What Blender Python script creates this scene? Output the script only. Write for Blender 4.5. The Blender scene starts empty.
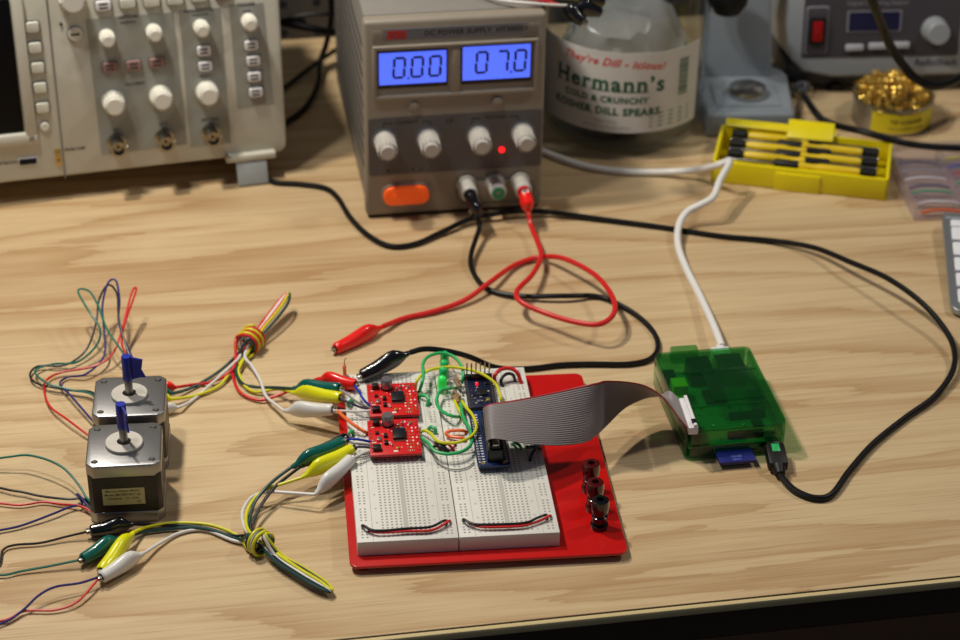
import bpy, bmesh, math, random
from mathutils import Vector, Matrix
random.seed(7)
C = bpy.context.scene
COL = C.collection
MM = 0.001
# ------------------------------------------------------------------ camera
F_PX, TH, ROLL, CAM_H = 2072.0, 0.5531, -0.0169, 702.0
cd = bpy.data.cameras.new('camera')
cam = bpy.data.objects.new('camera', cd); COL.objects.link(cam)
cd.sensor_width = 36.0; cd.lens = F_PX / 960 * 36
cd.clip_start = 0.05; cd.clip_end = 50
s_, c_ = math.sin(TH), math.cos(TH); sr_, cr_ = math.sin(ROLL), math.cos(ROLL)
vR = Vector((1, 0, 0)); vU = Vector((0, s_, c_)); vF = Vector((0, c_, -s_))
ri = vR * cr_ - vU * sr_; up = vR * sr_ + vU * cr_
m = Matrix.Identity(4)
for i in range(3):
    m[i][0], m[i][1], m[i][2] = ri[i], up[i], -vF[i]
m[2][3] = CAM_H * MM
cam.matrix_world = m
cd.dof.use_dof = True; cd.dof.focus_distance = 1.15; cd.dof.aperture_fstop = 8.5; cd.dof.aperture_blades = 8
C.camera = cam
# ------------------------------------------------------------------ light and exposure
C.view_settings.view_transform = 'Standard'; C.view_settings.look = 'None'
C.cycles.transparent_max_bounces = 40; C.cycles.max_bounces = 12
C.view_settings.exposure = -0.06; C.view_settings.gamma = 1.0; C.view_settings.use_curve_mapping = False
w = bpy.data.worlds.new('world'); C.world = w; w.use_nodes = True
w.node_tree.nodes['Background'].inputs[0].default_value = (0.55, 0.62, 0.8, 1)
w.node_tree.nodes['Background'].inputs[1].default_value = 0.12


def area(name, loc, target, power, size, col, spread=180):
    l = bpy.data.lights.new(name, 'AREA'); l.energy = power; l.size = size; l.color = col; l.shape = 'DISK'
    l.spread = math.radians(spread)
    o = bpy.data.objects.new(name, l); COL.objects.link(o)
    o.location = loc
    o.rotation_euler = (Vector(target) - Vector(loc)).to_track_quat('-Z', 'Y').to_euler()
    return o


area('lamp_overhead', (-0.38, 1.22, 0.86), (-0.16, 1.10, 0), 6.3, 0.07, (1.0, 0.92, 0.79))
area('lamp_right', (0.70, 1.24, 0.88), (0.1, 1.0, 0), 2.5, 0.07, (1.0, 0.93, 0.82))
area('lamp_front_left', (-0.46, 0.92, 1.22), (-0.05, 1.25, 0), 5.2, 0.10, (1.0, 0.97, 0.92))


# ------------------------------------------------------------------ materials
def lin(c):
    return tuple(((v / 255) / 12.92 if v / 255 <= 0.04045 else (((v / 255) + 0.055) / 1.055) ** 2.4) for v in c) + (1,)


def mat(name, col, rough=0.5, metal=0.0, emit=None, es=1.0, var=0.06, nscale=120, bump=0.0, coat=0.0, spec=0.5, sss=0.0):
    m = bpy.data.materials.new(name); m.use_nodes = True
    nt = m.node_tree; b = nt.nodes['Principled BSDF']
    c = lin(col)
    b.inputs['Roughness'].default_value = rough; b.inputs['Metallic'].default_value = metal
    b.inputs['Specular IOR Level'].default_value = spec
    b.inputs['Coat Weight'].default_value = coat
    if sss: b.inputs['Subsurface Weight'].default_value = sss; b.inputs['Subsurface Scale'].default_value = 0.003
    tc = nt.nodes.new('ShaderNodeTexCoord'); n = nt.nodes.new('ShaderNodeTexNoise')
    n.inputs['Scale'].default_value = nscale; n.inputs['Detail'].default_value = 4
    nt.links.new(tc.outputs['Object'], n.inputs['Vector'])
    r = nt.nodes.new('ShaderNodeMix'); r.data_type = 'RGBA'
    r.inputs[6].default_value = tuple(v * (1 - var) for v in c[:3]) + (1,)
    r.inputs[7].default_value = tuple(min(1, v * (1 + var)) for v in c[:3]) + (1,)
    nt.links.new(n.outputs['Fac'], r.inputs[0]); nt.links.new(r.outputs[2], b.inputs['Base Color'])
    if bump:
        bp = nt.nodes.new('ShaderNodeBump'); bp.inputs['Strength'].default_value = bump; bp.inputs['Distance'].default_value = 0.0005
        nt.links.new(n.outputs['Fac'], bp.inputs['Height']); nt.links.new(bp.outputs[0], b.inputs['Normal'])
    if emit:
        b.inputs['Emission Color'].default_value = lin(emit); b.inputs['Emission Strength'].default_value = es
    return m


def clear(name, col, rough=0.06, ior=1.45, milk=0.0, milkcol=(220, 220, 220)):
    """tinted clear plastic: coloured see-through body with a fresnel gloss"""
    m = bpy.data.materials.new(name); m.use_nodes = True
    nt = m.node_tree; nt.nodes.remove(nt.nodes['Principled BSDF']); out = nt.nodes['Material Output']
    t = nt.nodes.new('ShaderNodeBsdfTransparent'); t.inputs[0].default_value = lin(col)
    g = nt.nodes.new('ShaderNodeBsdfGlossy'); g.inputs['Roughness'].default_value = rough
    fr = nt.nodes.new('ShaderNodeFresnel'); fr.inputs[0].default_value = ior
    n = nt.nodes.new('ShaderNodeTexNoise'); n.inputs['Scale'].default_value = 60
    bp = nt.nodes.new('ShaderNodeBump'); bp.inputs['Strength'].default_value = 0.15; bp.inputs['Distance'].default_value = 0.001
    nt.links.new(n.outputs['Fac'], bp.inputs['Height'])
    nt.links.new(bp.outputs[0], g.inputs['Normal']); nt.links.new(bp.outputs[0], fr.inputs['Normal'])
    d = nt.nodes.new('ShaderNodeBsdfDiffuse'); d.inputs[0].default_value = lin(milkcol)
    m1 = nt.nodes.new('ShaderNodeMixShader'); m1.inputs[0].default_value = milk
    nt.links.new(t.outputs[0], m1.inputs[1]); nt.links.new(d.outputs[0], m1.inputs[2])
    m2 = nt.nodes.new('ShaderNodeMixShader')
    geo = nt.nodes.new('ShaderNodeNewGeometry'); mu = nt.nodes.new('ShaderNodeMath'); mu.operation = 'MULTIPLY_ADD'
    mu.inputs[1].default_value = -1.0; mu.inputs[2].default_value = 1.0; nt.links.new(geo.outputs['Backfacing'], mu.inputs[0])
    mv = nt.nodes.new('ShaderNodeMath'); mv.operation = 'MULTIPLY'; nt.links.new(fr.outputs[0], mv.inputs[0]); nt.links.new(mu.outputs[0], mv.inputs[1])
    nt.links.new(mv.outputs[0], m2.inputs[0]); nt.links.new(m1.outputs[0], m2.inputs[1]); nt.links.new(g.outputs[0], m2.inputs[2])
    nt.links.new(m2.outputs[0], out.inputs[0])
    return m


def wood_mat():
    m = bpy.data.materials.new('pale_oak'); m.use_nodes = True
    nt = m.node_tree; N = nt.nodes; L = nt.links; b = N['Principled BSDF']
    tc = N.new('ShaderNodeTexCoord')

    def mapped(sc, loc=(0, 0, 0)):
        mp = N.new('ShaderNodeMapping'); mp.inputs['Scale'].default_value = sc; mp.inputs['Location'].default_value = loc
        L.new(tc.outputs['Object'], mp.inputs['Vector']); return mp

    def noise(vec, scale, detail=3, rough=0.5, dist=0.0):
        n = N.new('ShaderNodeTexNoise'); n.inputs['Scale'].default_value = scale; n.inputs['Detail'].default_value = detail
        n.inputs['Roughness'].default_value = rough; n.inputs['Distortion'].default_value = dist
        L.new(vec.outputs[0], n.inputs['Vector']); return n

    def mth(op, a, bb=None, v=None):
        q = N.new('ShaderNodeMath'); q.operation = op
        L.new(a, q.inputs[0])
        if bb is not None: L.new(bb, q.inputs[1])
        if v is not None: q.inputs[1].default_value = v
        return q.outputs[0]
    big = noise(mapped((1.1, 7.0, 1), (3.1, 0.4, 0)), 1.0, 2.5, 0.45, 0.25)
    jag = noise(mapped((9, 120, 1), (1, 5, 0)), 1.0, 3, 0.6)
    rings = mth('FRACT', mth('ADD', mth('MULTIPLY', big.outputs['Fac'], v=15.0), mth('MULTIPLY', jag.outputs['Fac'], v=0.55)))
    ramp = N.new('ShaderNodeValToRGB'); L.new(rings, ramp.inputs[0])
    e = ramp.color_ramp.elements
    e[0].position = 0.0; e[0].color = (0.72, 0.72, 0.72, 1)
    e[1].position = 1.0; e[1].color = (0.25, 0.25, 0.25, 1)
    x = ramp.color_ramp.elements.new(0.30); x.color = (0.28, 0.28, 0.28, 1)
    x = ramp.color_ramp.elements.new(0.75); x.color = (0.0, 0.0, 0.0, 1)
    fib = noise(mapped((6, 260, 1)), 1.0, 4, 0.65)
    fib2 = noise(mapped((14, 900, 1)), 1.0, 2, 0.6)
    patch = noise(mapped((1.2, 3.5, 1), (7, 1, 0)), 1.0, 2)
    mixA = N.new('ShaderNodeMix'); mixA.data_type = 'RGBA'
    mixA.inputs[6].default_value = lin((203, 179, 140)); mixA.inputs[7].default_value = lin((168, 134, 94))
    f = mth('ADD', mth('MULTIPLY', ramp.outputs[0], v=1.0), mth('MULTIPLY', mth('SUBTRACT', fib.outputs['Fac'], v=0.4), v=1.1))
    f = mth('ADD', f, mth('MULTIPLY', mth('SUBTRACT', patch.outputs['Fac'], v=0.5), v=1.0))
    cl = N.new('ShaderNodeClamp'); L.new(f, cl.inputs[0]); L.new(cl.outputs[0], mixA.inputs[0])
    mixB = N.new('ShaderNodeMix'); mixB.data_type = 'RGBA'
    mixB.inputs[7].default_value = lin((140, 104, 68))
    L.new(mixA.outputs[2], mixB.inputs[6])
    g = mth('MULTIPLY', mth('SUBTRACT', fib2.outputs['Fac'], v=0.56), v=3.2)
    c2 = N.new('ShaderNodeClamp'); L.new(g, c2.inputs[0]); c2.inputs[2].default_value = 0.45
    L.new(c2.outputs[0], mixB.inputs[0]); L.new(mixB.outputs[2], b.inputs['Base Color'])
    b.inputs['Roughness'].default_value = 0.42; b.inputs['Specular IOR Level'].default_value = 0.35
    bp = N.new('ShaderNodeBump'); bp.inputs['Strength'].default_value = 0.12; bp.inputs['Distance'].default_value = 0.0003
    L.new(fib2.outputs['Fac'], bp.inputs['Height']); L.new(bp.outputs[0], b.inputs['Normal'])
    return m


M = dict(
    wood=wood_mat(),
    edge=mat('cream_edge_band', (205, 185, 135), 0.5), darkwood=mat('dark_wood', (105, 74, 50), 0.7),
    seam=mat('seam', (60, 42, 28), 0.8),
    wall=mat('wall_paint', (62, 58, 56), 0.9), floor=mat('floor_dark', (48, 38, 32), 0.8),
    peg=mat('peg_grey', (74, 72, 70), 0.6), hole=mat('hole_black', (8, 8, 9), 0.9),
    scope=mat('scope_beige', (196, 194, 180), 0.5), scopep=mat('scope_panel', (150, 152, 144), 0.55),
    scopeb=mat('scope_button', (214, 214, 200), 0.45), scopered=mat('scope_button_pink', (150, 118, 112), 0.5),
    scopewhite=mat('scope_button_white', (226, 226, 228), 0.45), ink=mat('ink', (50, 52, 55), 0.7),
    line=mat('outline', (110, 112, 106), 0.7), scopescr=mat('scope_screen', (5, 6, 10), 0.5, spec=0.15),
    knob=mat('knob_ivory', (222, 220, 208), 0.45), bnc=mat('nickel', (165, 160, 145), 0.28, 1.0),
    foot=mat('foot_grey', (150, 155, 155), 0.5),
    ps=mat('ps_grey', (140, 131, 118), 0.45), pstop=mat('ps_top', (128, 124, 118), 0.5), psp=mat('ps_panel', (88, 84, 84), 0.5),
    psstrip=mat('ps_strip', (104, 106, 114), 0.45), psink=mat('ps_ink', (24, 26, 32), 0.6), psred=mat('ps_red', (190, 40, 40), 0.5),
    lcd=mat('lcd_blue', (70, 100, 240), 0.25, emit=(84, 112, 255), es=1.0, var=0.03), seg=mat('lcd_segment', (6, 8, 40), 0.4),
    lcdb=mat('lcd_border', (10, 12, 30), 0.35), psknob=mat('ps_knob', (186, 182, 174), 0.45),
    orange=mat('switch_orange', (245, 96, 20), 0.35, coat=0.3, emit=(255, 80, 10), es=0.22), led_r=mat('led_red', (255, 20, 20), 0.4, emit=(255, 20, 25), es=2.5),
    greenp=mat('terminal_green', (10, 140, 90), 0.4),
    clearjar=clear('clear_jar', (236, 240, 242), 0.04), label=mat('label_paper', (206, 203, 198), 0.6),
    lab_g=mat('label_green', (20, 84, 62), 0.6), lab_r=mat('label_red', (205, 52, 40), 0.6), lab_gr=mat('label_grey', (120, 140, 125), 0.6),
    bag=clear('bag_plastic', (225, 222, 218), 0.15, 1.5, 0.4, (225, 218, 212)), brown=mat('brown_paper', (96, 64, 44), 0.8),
    stand=mat('stand_grey', (140, 146, 152), 0.5), blackp=mat('black_plastic', (9, 9, 10), 0.5, spec=0.35), steel=mat('steel', (190, 188, 184), 0.22, 1.0),
    sponge=mat('sponge_disc', (120, 112, 98), 0.35, 0.7),
    stat=mat('station_grey', (150, 154, 158), 0.45), statp=mat('station_panel', (66, 62, 68), 0.5), statb=mat('station_base', (72, 72, 74), 0.6),
    switchr=mat('switch_red', (135, 8, 12), 0.3, emit=(200, 0, 0), es=0.06), statscr=mat('station_screen', (20, 22, 62), 0.3),
    statink=mat('station_ink', (46, 50, 68), 0.6), statlt=mat('station_light_ink', (130, 128, 136), 0.6), btn=mat('station_button', (176, 178, 184), 0.4),
    yellow=mat('box_yellow', (226, 208, 10), 0.38, sss=0.0), yellowd=mat('driver_yellow', (224, 192, 30), 0.35), yelltin=mat('tin_yellow', (214, 196, 30), 0.4),
    brass=mat('brass', (232, 196, 96), 0.3, 0.85), tin=mat('tin_metal', (170, 172, 172), 0.3, 1.0),
    cbox=clear('clear_box', (250, 249, 252), 0.12, 1.45, 0.05, (210, 200, 215)),
    alu=mat('keyboard_alu', (160, 164, 170), 0.35, 0.7), key=mat('key_white', (225, 227, 232), 0.45),
    white=mat('cable_white', (226, 224, 220), 0.4), black=mat('cable_black', (9, 9, 11), 0.42, spec=0.3),
    motal=mat('motor_aluminium', (160, 160, 162), 0.38, 1.0, bump=0.1, nscale=400), mbody=mat('motor_black', (30, 24, 22), 0.45),
    mlab=mat('motor_label', (206, 196, 140), 0.5), boss=mat('boss_cast', (190, 186, 178), 0.6, 0.6, bump=0.3, nscale=900),
    shaft=mat('shaft_steel', (150, 146, 140), 0.35, 1.0), tape=mat('blue_tape', (16, 34, 150), 0.4),
    wred=mat('wire_red', (205, 28, 28), 0.4), wgreen=mat('wire_green', (20, 110, 92), 0.4), wblue=mat('wire_blue', (38, 38, 110), 0.4),
    wblack=mat('wire_black', (16, 18, 22), 0.4), wyellow=mat('wire_yellow', (210, 206, 30), 0.4), wwhite=mat('wire_white', (214, 210, 206), 0.4),
    wdgreen=mat('wire_dark_green', (14, 62, 62), 0.4), worange=mat('wire_orange', (240, 110, 50), 0.4), wjgreen=mat('jumper_green', (40, 170, 95), 0.4),
    wjblue=mat('jumper_blue', (20, 50, 170), 0.4), wpurple=mat('jumper_purple', (70, 60, 84), 0.4), wgrey=mat('jumper_grey', (150, 148, 144), 0.4),
    cred=mat('clip_red', (232, 26, 20), 0.28, coat=0.3), cgreen=mat('clip_green', (6, 92, 84), 0.25, coat=0.4), cyellow=mat('clip_yellow', (224, 222, 20), 0.28, coat=0.3),
    cwhite=mat('clip_white', (216, 214, 210), 0.3, coat=0.3), cblack=mat('clip_black', (12, 12, 16), 0.22, coat=0.5),
    plate=mat('plate_red', (190, 14, 12), 0.3, coat=0.3), bb=mat('breadboard_white', (214, 212, 204), 0.5), bbh=mat('breadboard_hole', (142, 140, 134), 0.8),
    bbd=mat('breadboard_groove', (178, 176, 168), 0.8), postr=mat('post_dark_red', (70, 10, 10), 0.18, coat=0.6), postb=mat('post_black', (10, 10, 12), 0.18, coat=0.6),
    pcbr=mat('pcb_red', (205, 20, 22), 0.4), pcbb=mat('pcb_blue', (18, 42, 86), 0.35), pcbn=mat('pcb_navy', (20, 28, 56), 0.35), pcbg=mat('pcb_green', (60, 140, 92), 0.4),
    silk=mat('silkscreen', (222, 214, 208), 0.6), chip=mat('chip_black', (18, 18, 20), 0.4), solder=mat('solder', (190, 185, 175), 0.3, 0.9), gold=mat('gold_pad', (200, 170, 90), 0.35, 0.8),
    cap=mat('capacitor_can', (165, 160, 165), 0.3, 0.8), ledg=mat('led_green', (30, 190, 100), 0.18, coat=0.5), ledlit=mat('led_green_lit', (50, 215, 100), 0.2, emit=(50, 235, 70), es=0.25),
    res=mat('resistor_tan', (150, 110, 80), 0.5), rib=mat('ribbon_grey', (132, 124, 124), 0.42), ribr=mat('ribbon_red', (150, 34, 44), 0.45),
    case=clear('case_green', (178, 226, 184), 0.06, 1.6, 0.06, (50, 140, 84)), yg=mat('jack_yellow', (205, 215, 40), 0.4), conn=mat('connector_white', (222, 220, 224), 0.45),
    sd=mat('sd_blue', (18, 30, 112), 0.4), sdt=mat('sd_text', (120, 130, 200), 0.5), tape_y=mat('amber', (250, 190, 40), 0.4, emit=(255, 140, 20), es=0.6))


# ------------------------------------------------------------------ frames, mesh helpers
def ray(px, py):
    a = px - 480; b = 320 - py
    x = cr_ * a + sr_ * b; y = -sr_ * a + cr_ * b
    return Vector((x, y * s_ + F_PX * c_, y * c_ - F_PX * s_))


CO = Vector((0, 0, CAM_H))


def P(px, py, z=0.0):
    d = ray(px, py); t = (z - CAM_H) / d.z
    return CO + d * t


class Frame:
    def __init__(s, x, y, z=0.0, yaw=0.0, pitch=0.0):
        s.M = Matrix.Translation((x, y, z)) @ Matrix.Rotation(yaw, 4, 'Z') @ Matrix.Rotation(pitch, 4, 'X')
        s.I = s.M.inverted()

    def hit(s, px, py, axis, val):
        o = s.I @ CO; d = s.I.to_3x3() @ ray(px, py)
        t = (val - o[axis]) / d[axis]
        return o + d * t

    def y(s, px, py, v=0.0): return s.hit(px, py, 1, v)
    def z(s, px, py, v=0.0): return s.hit(px, py, 2, v)


class MB:
    def __init__(s):
        s.v = []; s.f = []; s.mi = []; s.mats = []

    def _m(s, m):
        if m not in s.mats: s.mats.append(m)
        return s.mats.index(m)

    def add(s, vs, fs, m, X=None):
        k = len(s.v); i = s._m(m)
        for v in vs:
            v = Vector(v)
            if X is not None: v = X @ v
            s.v.append(v)
        for f in fs: s.f.append([k + q for q in f]); s.mi.append(i)
        return s

    def box(s, c, d, m, r=0.0, X=None, seg=2, taper=None):
        bm = bmesh.new(); bmesh.ops.create_cube(bm, size=1)
        for v in bm.verts:
            v.co = Vector((v.co.x * d[0], v.co.y * d[1], v.co.z * d[2]))
            if taper and v.co.z > 0: v.co.x *= taper; v.co.y *= taper
        if r > 0: bmesh.ops.bevel(bm, geom=bm.edges[:], offset=min(r, min(d) * 0.49), segments=seg, affect='EDGES', profile=0.5)
        bm.verts.index_update()
        T = Matrix.Translation(c); T = X @ T if X is not None else T
        s.add([v.co.copy() for v in bm.verts], [[v.index for v in f.verts] for f in bm.faces], m, T)
        bm.free(); return s

    def lathe(s, prof, m, X=None, seg=32, caps=True, sx=1, sy=1):
        vs = []; fs = []
        for (r, z) in prof:
            for k in range(seg):
                a = 2 * math.pi * k / seg; vs.append((r * math.cos(a) * sx, r * math.sin(a) * sy, z))
        for i in range(len(prof) - 1):
            for k in range(seg):
                k2 = (k + 1) % seg; fs.append([i * seg + k, i * seg + k2, (i + 1) * seg + k2, (i + 1) * seg + k])
        if caps:
            fs.append(list(range(seg))[::-1]); fs.append([(len(prof) - 1) * seg + k for k in range(seg)])
        return s.add(vs, fs, m, X)

    def cyl(s, c, r, h, m, axis='z', seg=28, r2=None, X=None, bev=0.0):
        r2 = r if r2 is None else r2
        T = Matrix.Translation(c)
        if axis == 'y': T = T @ Matrix.Rotation(math.radians(90), 4, 'X')      # +z goes to -y
        if axis == 'x': T = T @ Matrix.Rotation(math.radians(90), 4, 'Y')
        if X is not None: T = X @ T
        p = [(r, 0), (r2, h)] if not bev else [(r, 0), (r2, h - bev), (r2 - bev, h)]
        return s.lathe(p, m, T, seg)

    def prism(s, poly, z0, z1, m, r=0.0, X=None, seg=3):
        bm = bmesh.new()
        a = [bm.verts.new((p[0], p[1], z0)) for p in poly]
        f = bm.faces.new(a)
        e = bmesh.ops.extrude_face_region(bm, geom=[f])
        for v in e['geom']:
            if isinstance(v, bmesh.types.BMVert): v.co.z = z1
        bmesh.ops.recalc_face_normals(bm, faces=bm.faces[:])
        if r: bmesh.ops.bevel(bm, geom=[q for q in bm.edges if len(q.link_faces) == 2 and q.calc_face_angle(0) > 0.6], offset=r, segments=seg, affect='EDGES', profile=0.5)
        bm.verts.index_update()
        s.add([v.co.copy() for v in bm.verts], [[v.index for v in q.verts] for q in bm.faces], m, X); bm.free(); return s

    def tube(s, pts, r, m, seg=8, res=6, raw=False, X=None):
        """round wire through the points (smooth curve); r number or list per point"""
        pts = [Vector(p) for p in pts]
        rr = r if isinstance(r, (list, tuple)) else [r] * len(pts)
        if not raw and len(pts) > 2:
            o = []; ro = []
            q = [pts[0] * 2 - pts[1]] + pts + [pts[-1] * 2 - pts[-2]]
            for i in range(len(pts) - 1):
                p0, p1, p2, p3 = q[i:i + 4]
                for k in range(res):
                    t = k / res
                    o.append(0.5 * ((2 * p1) + (p2 - p0) * t + (2 * p0 - 5 * p1 + 4 * p2 - p3) * t * t + (3 * p1 - p0 - 3 * p2 + p3) * t ** 3))
                    ro.append(rr[i] * (1 - t) + rr[i + 1] * t)
            o.append(pts[-1]); ro.append(rr[-1]); pts, rr = o, ro
        vs = []; fs = []; nrm = None
        for i, p in enumerate(pts):
            t = (pts[min(i + 1, len(pts) - 1)] - pts[max(i - 1, 0)])
            t = t.normalized() if t.length > 1e-9 else Vector((1, 0, 0))
            if nrm is None:
                nrm = t.orthogonal().normalized()
            else:
                nrm = (nrm - t * nrm.dot(t)); nrm = nrm.normalized() if nrm.length > 1e-6 else t.orthogonal().normalized()
            b = t.cross(nrm)
            for k in range(seg):
                a = 2 * math.pi * k / seg; vs.append(p + (nrm * math.cos(a) + b * math.sin(a)) * rr[i])
        for i in range(len(pts) - 1):
            for k in range(seg):
                k2 = (k + 1) % seg; fs.append([i * seg + k, i * seg + k2, (i + 1) * seg + k2, (i + 1) * seg + k])
        fs.append(list(range(seg))[::-1]); fs.append([(len(pts) - 1) * seg + k for k in range(seg)])
        return s.add(vs, fs, m, X)

    def text(s, string, size, m, X=None, bold=0.0, shear=0.0, align='CENTER', depth=0.06, spacing=1.0, bend=None, res=2):
        cu = bpy.data.curves.new('t', 'FONT'); cu.body = string; cu.size = size; cu.align_x = align; cu.align_y = 'CENTER'
        cu.extrude = depth; cu.offset = bold; cu.shear = shear; cu.space_character = spacing; cu.resolution_u = res
        o = bpy.data.objects.new('t', cu); me = bpy.data.meshes.new_from_object(o)
        vs = [v.co.copy() for v in me.vertices]
        if bend: vs = [bend(v) for v in vs]
        s.add(vs, [list(p.vertices) for p in me.polygons], m, X)
        bpy.data.objects.remove(o); bpy.data.curves.remove(cu); bpy.data.meshes.remove(me)
        return s

    def build(s, name, parent=None, smooth=True, origin=None, angle=35):
        o0 = Vector((0, 0, 0))
        if parent is None:
            if origin is None:
                xs = [v.x for v in s.v]; ys = [v.y for v in s.v]
                origin = ((min(xs) + max(xs)) / 2, (min(ys) + max(ys)) / 2, min(v.z for v in s.v))
            o0 = Vector(origin)
        me = bpy.data.meshes.new(name)
        me.from_pydata([(v - o0) * MM for v in s.v], [], s.f)
        for m_ in s.mats: me.materials.append(M[m_])
        me.polygons.foreach_set('material_index', s.mi)
        me.validate(); me.update()
        bm = bmesh.new(); bm.from_mesh(me); bmesh.ops.recalc_face_normals(bm, faces=bm.faces[:]); bm.to_mesh(me); bm.free()
        if smooth:
            me.polygons.foreach_set('use_smooth', [True] * len(me.polygons)); me.set_sharp_from_angle(angle=math.radians(angle))
        o = bpy.data.objects.new(name, me); COL.objects.link(o)
        if parent: o.parent = parent
        else: o.location = o0 * MM
        return o


def tag(o, label, cat, group=None):
    o['label'] = label; o['category'] = cat
    if group: o['group'] = group
    return o


def thing(name, label, cat, fr, group=None):
    o = bpy.data.objects.new(name, None); COL.objects.link(o); o.empty_display_size = 0.01
    Mx = fr.M.copy(); Mx.translation = Mx.translation * MM; o.matrix_world = Mx
    return tag(o, label, cat, group)


def lab(o, text): o['label'] = text; return o


def struct(o): o['kind'] = 'structure'; return o


def rrect(w, h, r, n=5, cx=0, cy=0):
    p = []
    for (sx, sy, a0) in ((1, 1, 0), (-1, 1, 90), (-1, -1, 180), (1, -1, 270)):
        for k in range(n + 1):
            a = math.radians(a0 + 90 * k / n); p.append((cx + sx * (w / 2 - r) + r * math.cos(a), cy + sy * (h / 2 - r) + r * math.sin(a)))
    return p


def XY(c, n='y'):
    """matrix standing local xy art on a vertical front (y = const, facing -y)"""
    return Matrix.Translation(c) @ Matrix.Rotation(math.radians(90), 4, 'X')


def wpts(L, dz=0):
    return [P(a[0], a[1], (a[2] if len(a) > 2 else 1.0) + dz) for a in L]


# ------------------------------------------------------------------ the room and desk
DY = math.radians(10.4)
DF = Frame(-74, 821, 0, DY)
mb = MB().box((0, 3000, -745), (8000, 8000, 10), 'floor'); struct(mb.build('floor'))
mb = MB(); T = DF.M; mb.box((0, 790, 400), (5000, 20, 2300), 'wall', X=T); struct(mb.build('wall_back'))
desk = thing('desk', 'pale wood grain desk with a cream front edge', 'desk', DF)
MB().box((60, 377, -12), (2000, 754, 24), 'wood', 0).build('desktop', desk)
e = MB(); e.box((60, -0.6, -12), (2000, 0.6, 24.4), 'seam'); e.box((60, -2.6, -2.5), (2000, 3.6, 5.4), 'edge', 1.5); lab(e.build('edge_band', desk), 'cream edge band')
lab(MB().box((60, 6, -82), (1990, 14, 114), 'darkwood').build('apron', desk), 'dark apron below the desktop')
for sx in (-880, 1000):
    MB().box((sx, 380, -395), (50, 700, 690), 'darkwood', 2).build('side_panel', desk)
pf = Frame(-74, 821, 0, DY)
peg = thing('pegboard', 'grey pegboard with round holes behind the gap beside the oscilloscope', 'pegboard', DF)
h = MB().box((-30, 757, 230), (500, 5, 460), 'peg', 1)
h0 = pf.y(283, 4, 754.3); h1 = pf.y(286, 33, 754.3)
for i in range(-8, 6):
    for j in range(-1, 12):
        h.cyl((h0.x + i * 27.5, 754.5, h1.z + j * 25.4), 3.4, 0.4, 'hole', 'y', 14)
h.build('board', peg)

# ------------------------------------------------------------------ oscilloscope
SF = Frame(P(287, 150, 20).x, P(287, 150, 20).y, 20, math.radians(16), math.radians(-4))
sc = thing('oscilloscope', 'beige bench oscilloscope with knobs, soft keys and a black screen', 'oscilloscope', SF)
W_, H_ = 323, 152
b = MB(); b.box((-W_ / 2, 84, H_ / 2), (W_, 162, H_), 'scope', 4); b.build('case', sc)  # unseen rear stretched past true depth so the case shades the gap beside it
b = MB()
b.prism(rrect(W_, H_ + 2, 7, 4, -W_ / 2, H_ / 2), -6, 0, 'scope', 1.5, X=XY((0, 0, 0)))
b.build('front_bezel', sc)
Y0 = -6.2 + 6.0


def sy(px, py, v=0): return SF.y(px, py, v)


FB = 0.0   # face plane of the bezel in local y


def plate_px(mb, pts, m, y0, th=0.6, fr=SF):
    q = [fr.y(a, b_, y0) for a, b_ in pts]
    mb.prism([(v.x, v.z) for v in q], 0, th, m, X=XY((0, y0, 0)))


# screen pod
q = [sy(a, b_) for a, b_ in ((11, 9), (24, 130))]
scr = MB(); zb = sy(24, 131).z; xr = sy(24, 131).x
scr.box((xr - 64, -0.5, zb + 48), (128, 1.4, 96), 'scopescr', 0.4); scr.build('screen', sc)
fr = MB()
fr.box((xr + 4.6, -1.5, zb + 46), (8, 6, 110), 'scope', 2.2); fr.box((xr - 64, -1.5, zb - 5), (146, 6, 9), 'scope', 2.2)
fr.build('screen_surround', sc)
a1 = sy(48, 0); a2 = sy(64, 178)
sm = MB(); sm.box(((a1.x + a2.x) / 2, -0.1, (a1.z + a2.z) / 2 + 10), (0.9, 1.0, abs(a1.z - a2.z) + 20), 'line'); lab(sm.build('panel_seam', sc), 'dark seam line')
for (x, y, w_, h_, mm_) in [(109, 66.5, 9.5, 6.8, 'scopered')]: pass


def button(px, py, w_, h_, mt, name='button', dep=2.4, ink=True):
    c = sy(px, py)
    r = MB(); r.prism(rrect(w_ + 1.6, h_ + 1.6, 1.8, 3), 0, 0.25, 'line', X=XY((c.x, FB, c.z)))
    r.prism(rrect(w_, h_, 1.5, 3), 0, dep, mt, 0.5, X=XY((c.x, FB, c.z)))
    if ink:
        for dz in (1.3, -1.3): r.box((c.x, FB - dep - 0.02, c.z + dz), (w_ * 0.55, 0.1, 1.3), 'ink')
    return r.build(name, sc)


panels = MB()
for pts in ([(86, 19), (173, 12), (187.5, 144), (101.5, 155)], [(179, 11), (220, 7), (231, 143), (190.5, 147)], [(229, 5), (263, 2.5), (273.5, 103), (237.5, 108)]):
    plate_px(panels, pts, 'scopep', 0.0, 0.3)
panels.build('control_panel', sc)
FB = -0.3
for px, py in ((32.5, 26.5), (35, 47), (37.5, 67), (40, 87), (42.5, 107)): lab(button(px, py, 8.6, 7.4, 'scopeb', 'soft_key', ink=False), 'blank ivory soft key')
for px, py, mt in ((103, 5, 'scopewhite'), (127.5, 2.5, 'scopeb'), (151.5, 1, 'scopeb'), (175, -1, 'scopeb'), (199, -4, 'scopeb'), (223, -6, 'scopered')):
    lab(button(px, py, 10.5, 7, mt, 'menu_button', ink=(mt == 'scopewhite')), {'scopewhite': 'bright white menu button', 'scopeb': 'ivory menu button', 'scopered': 'pinkish menu button'}[mt])
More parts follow.
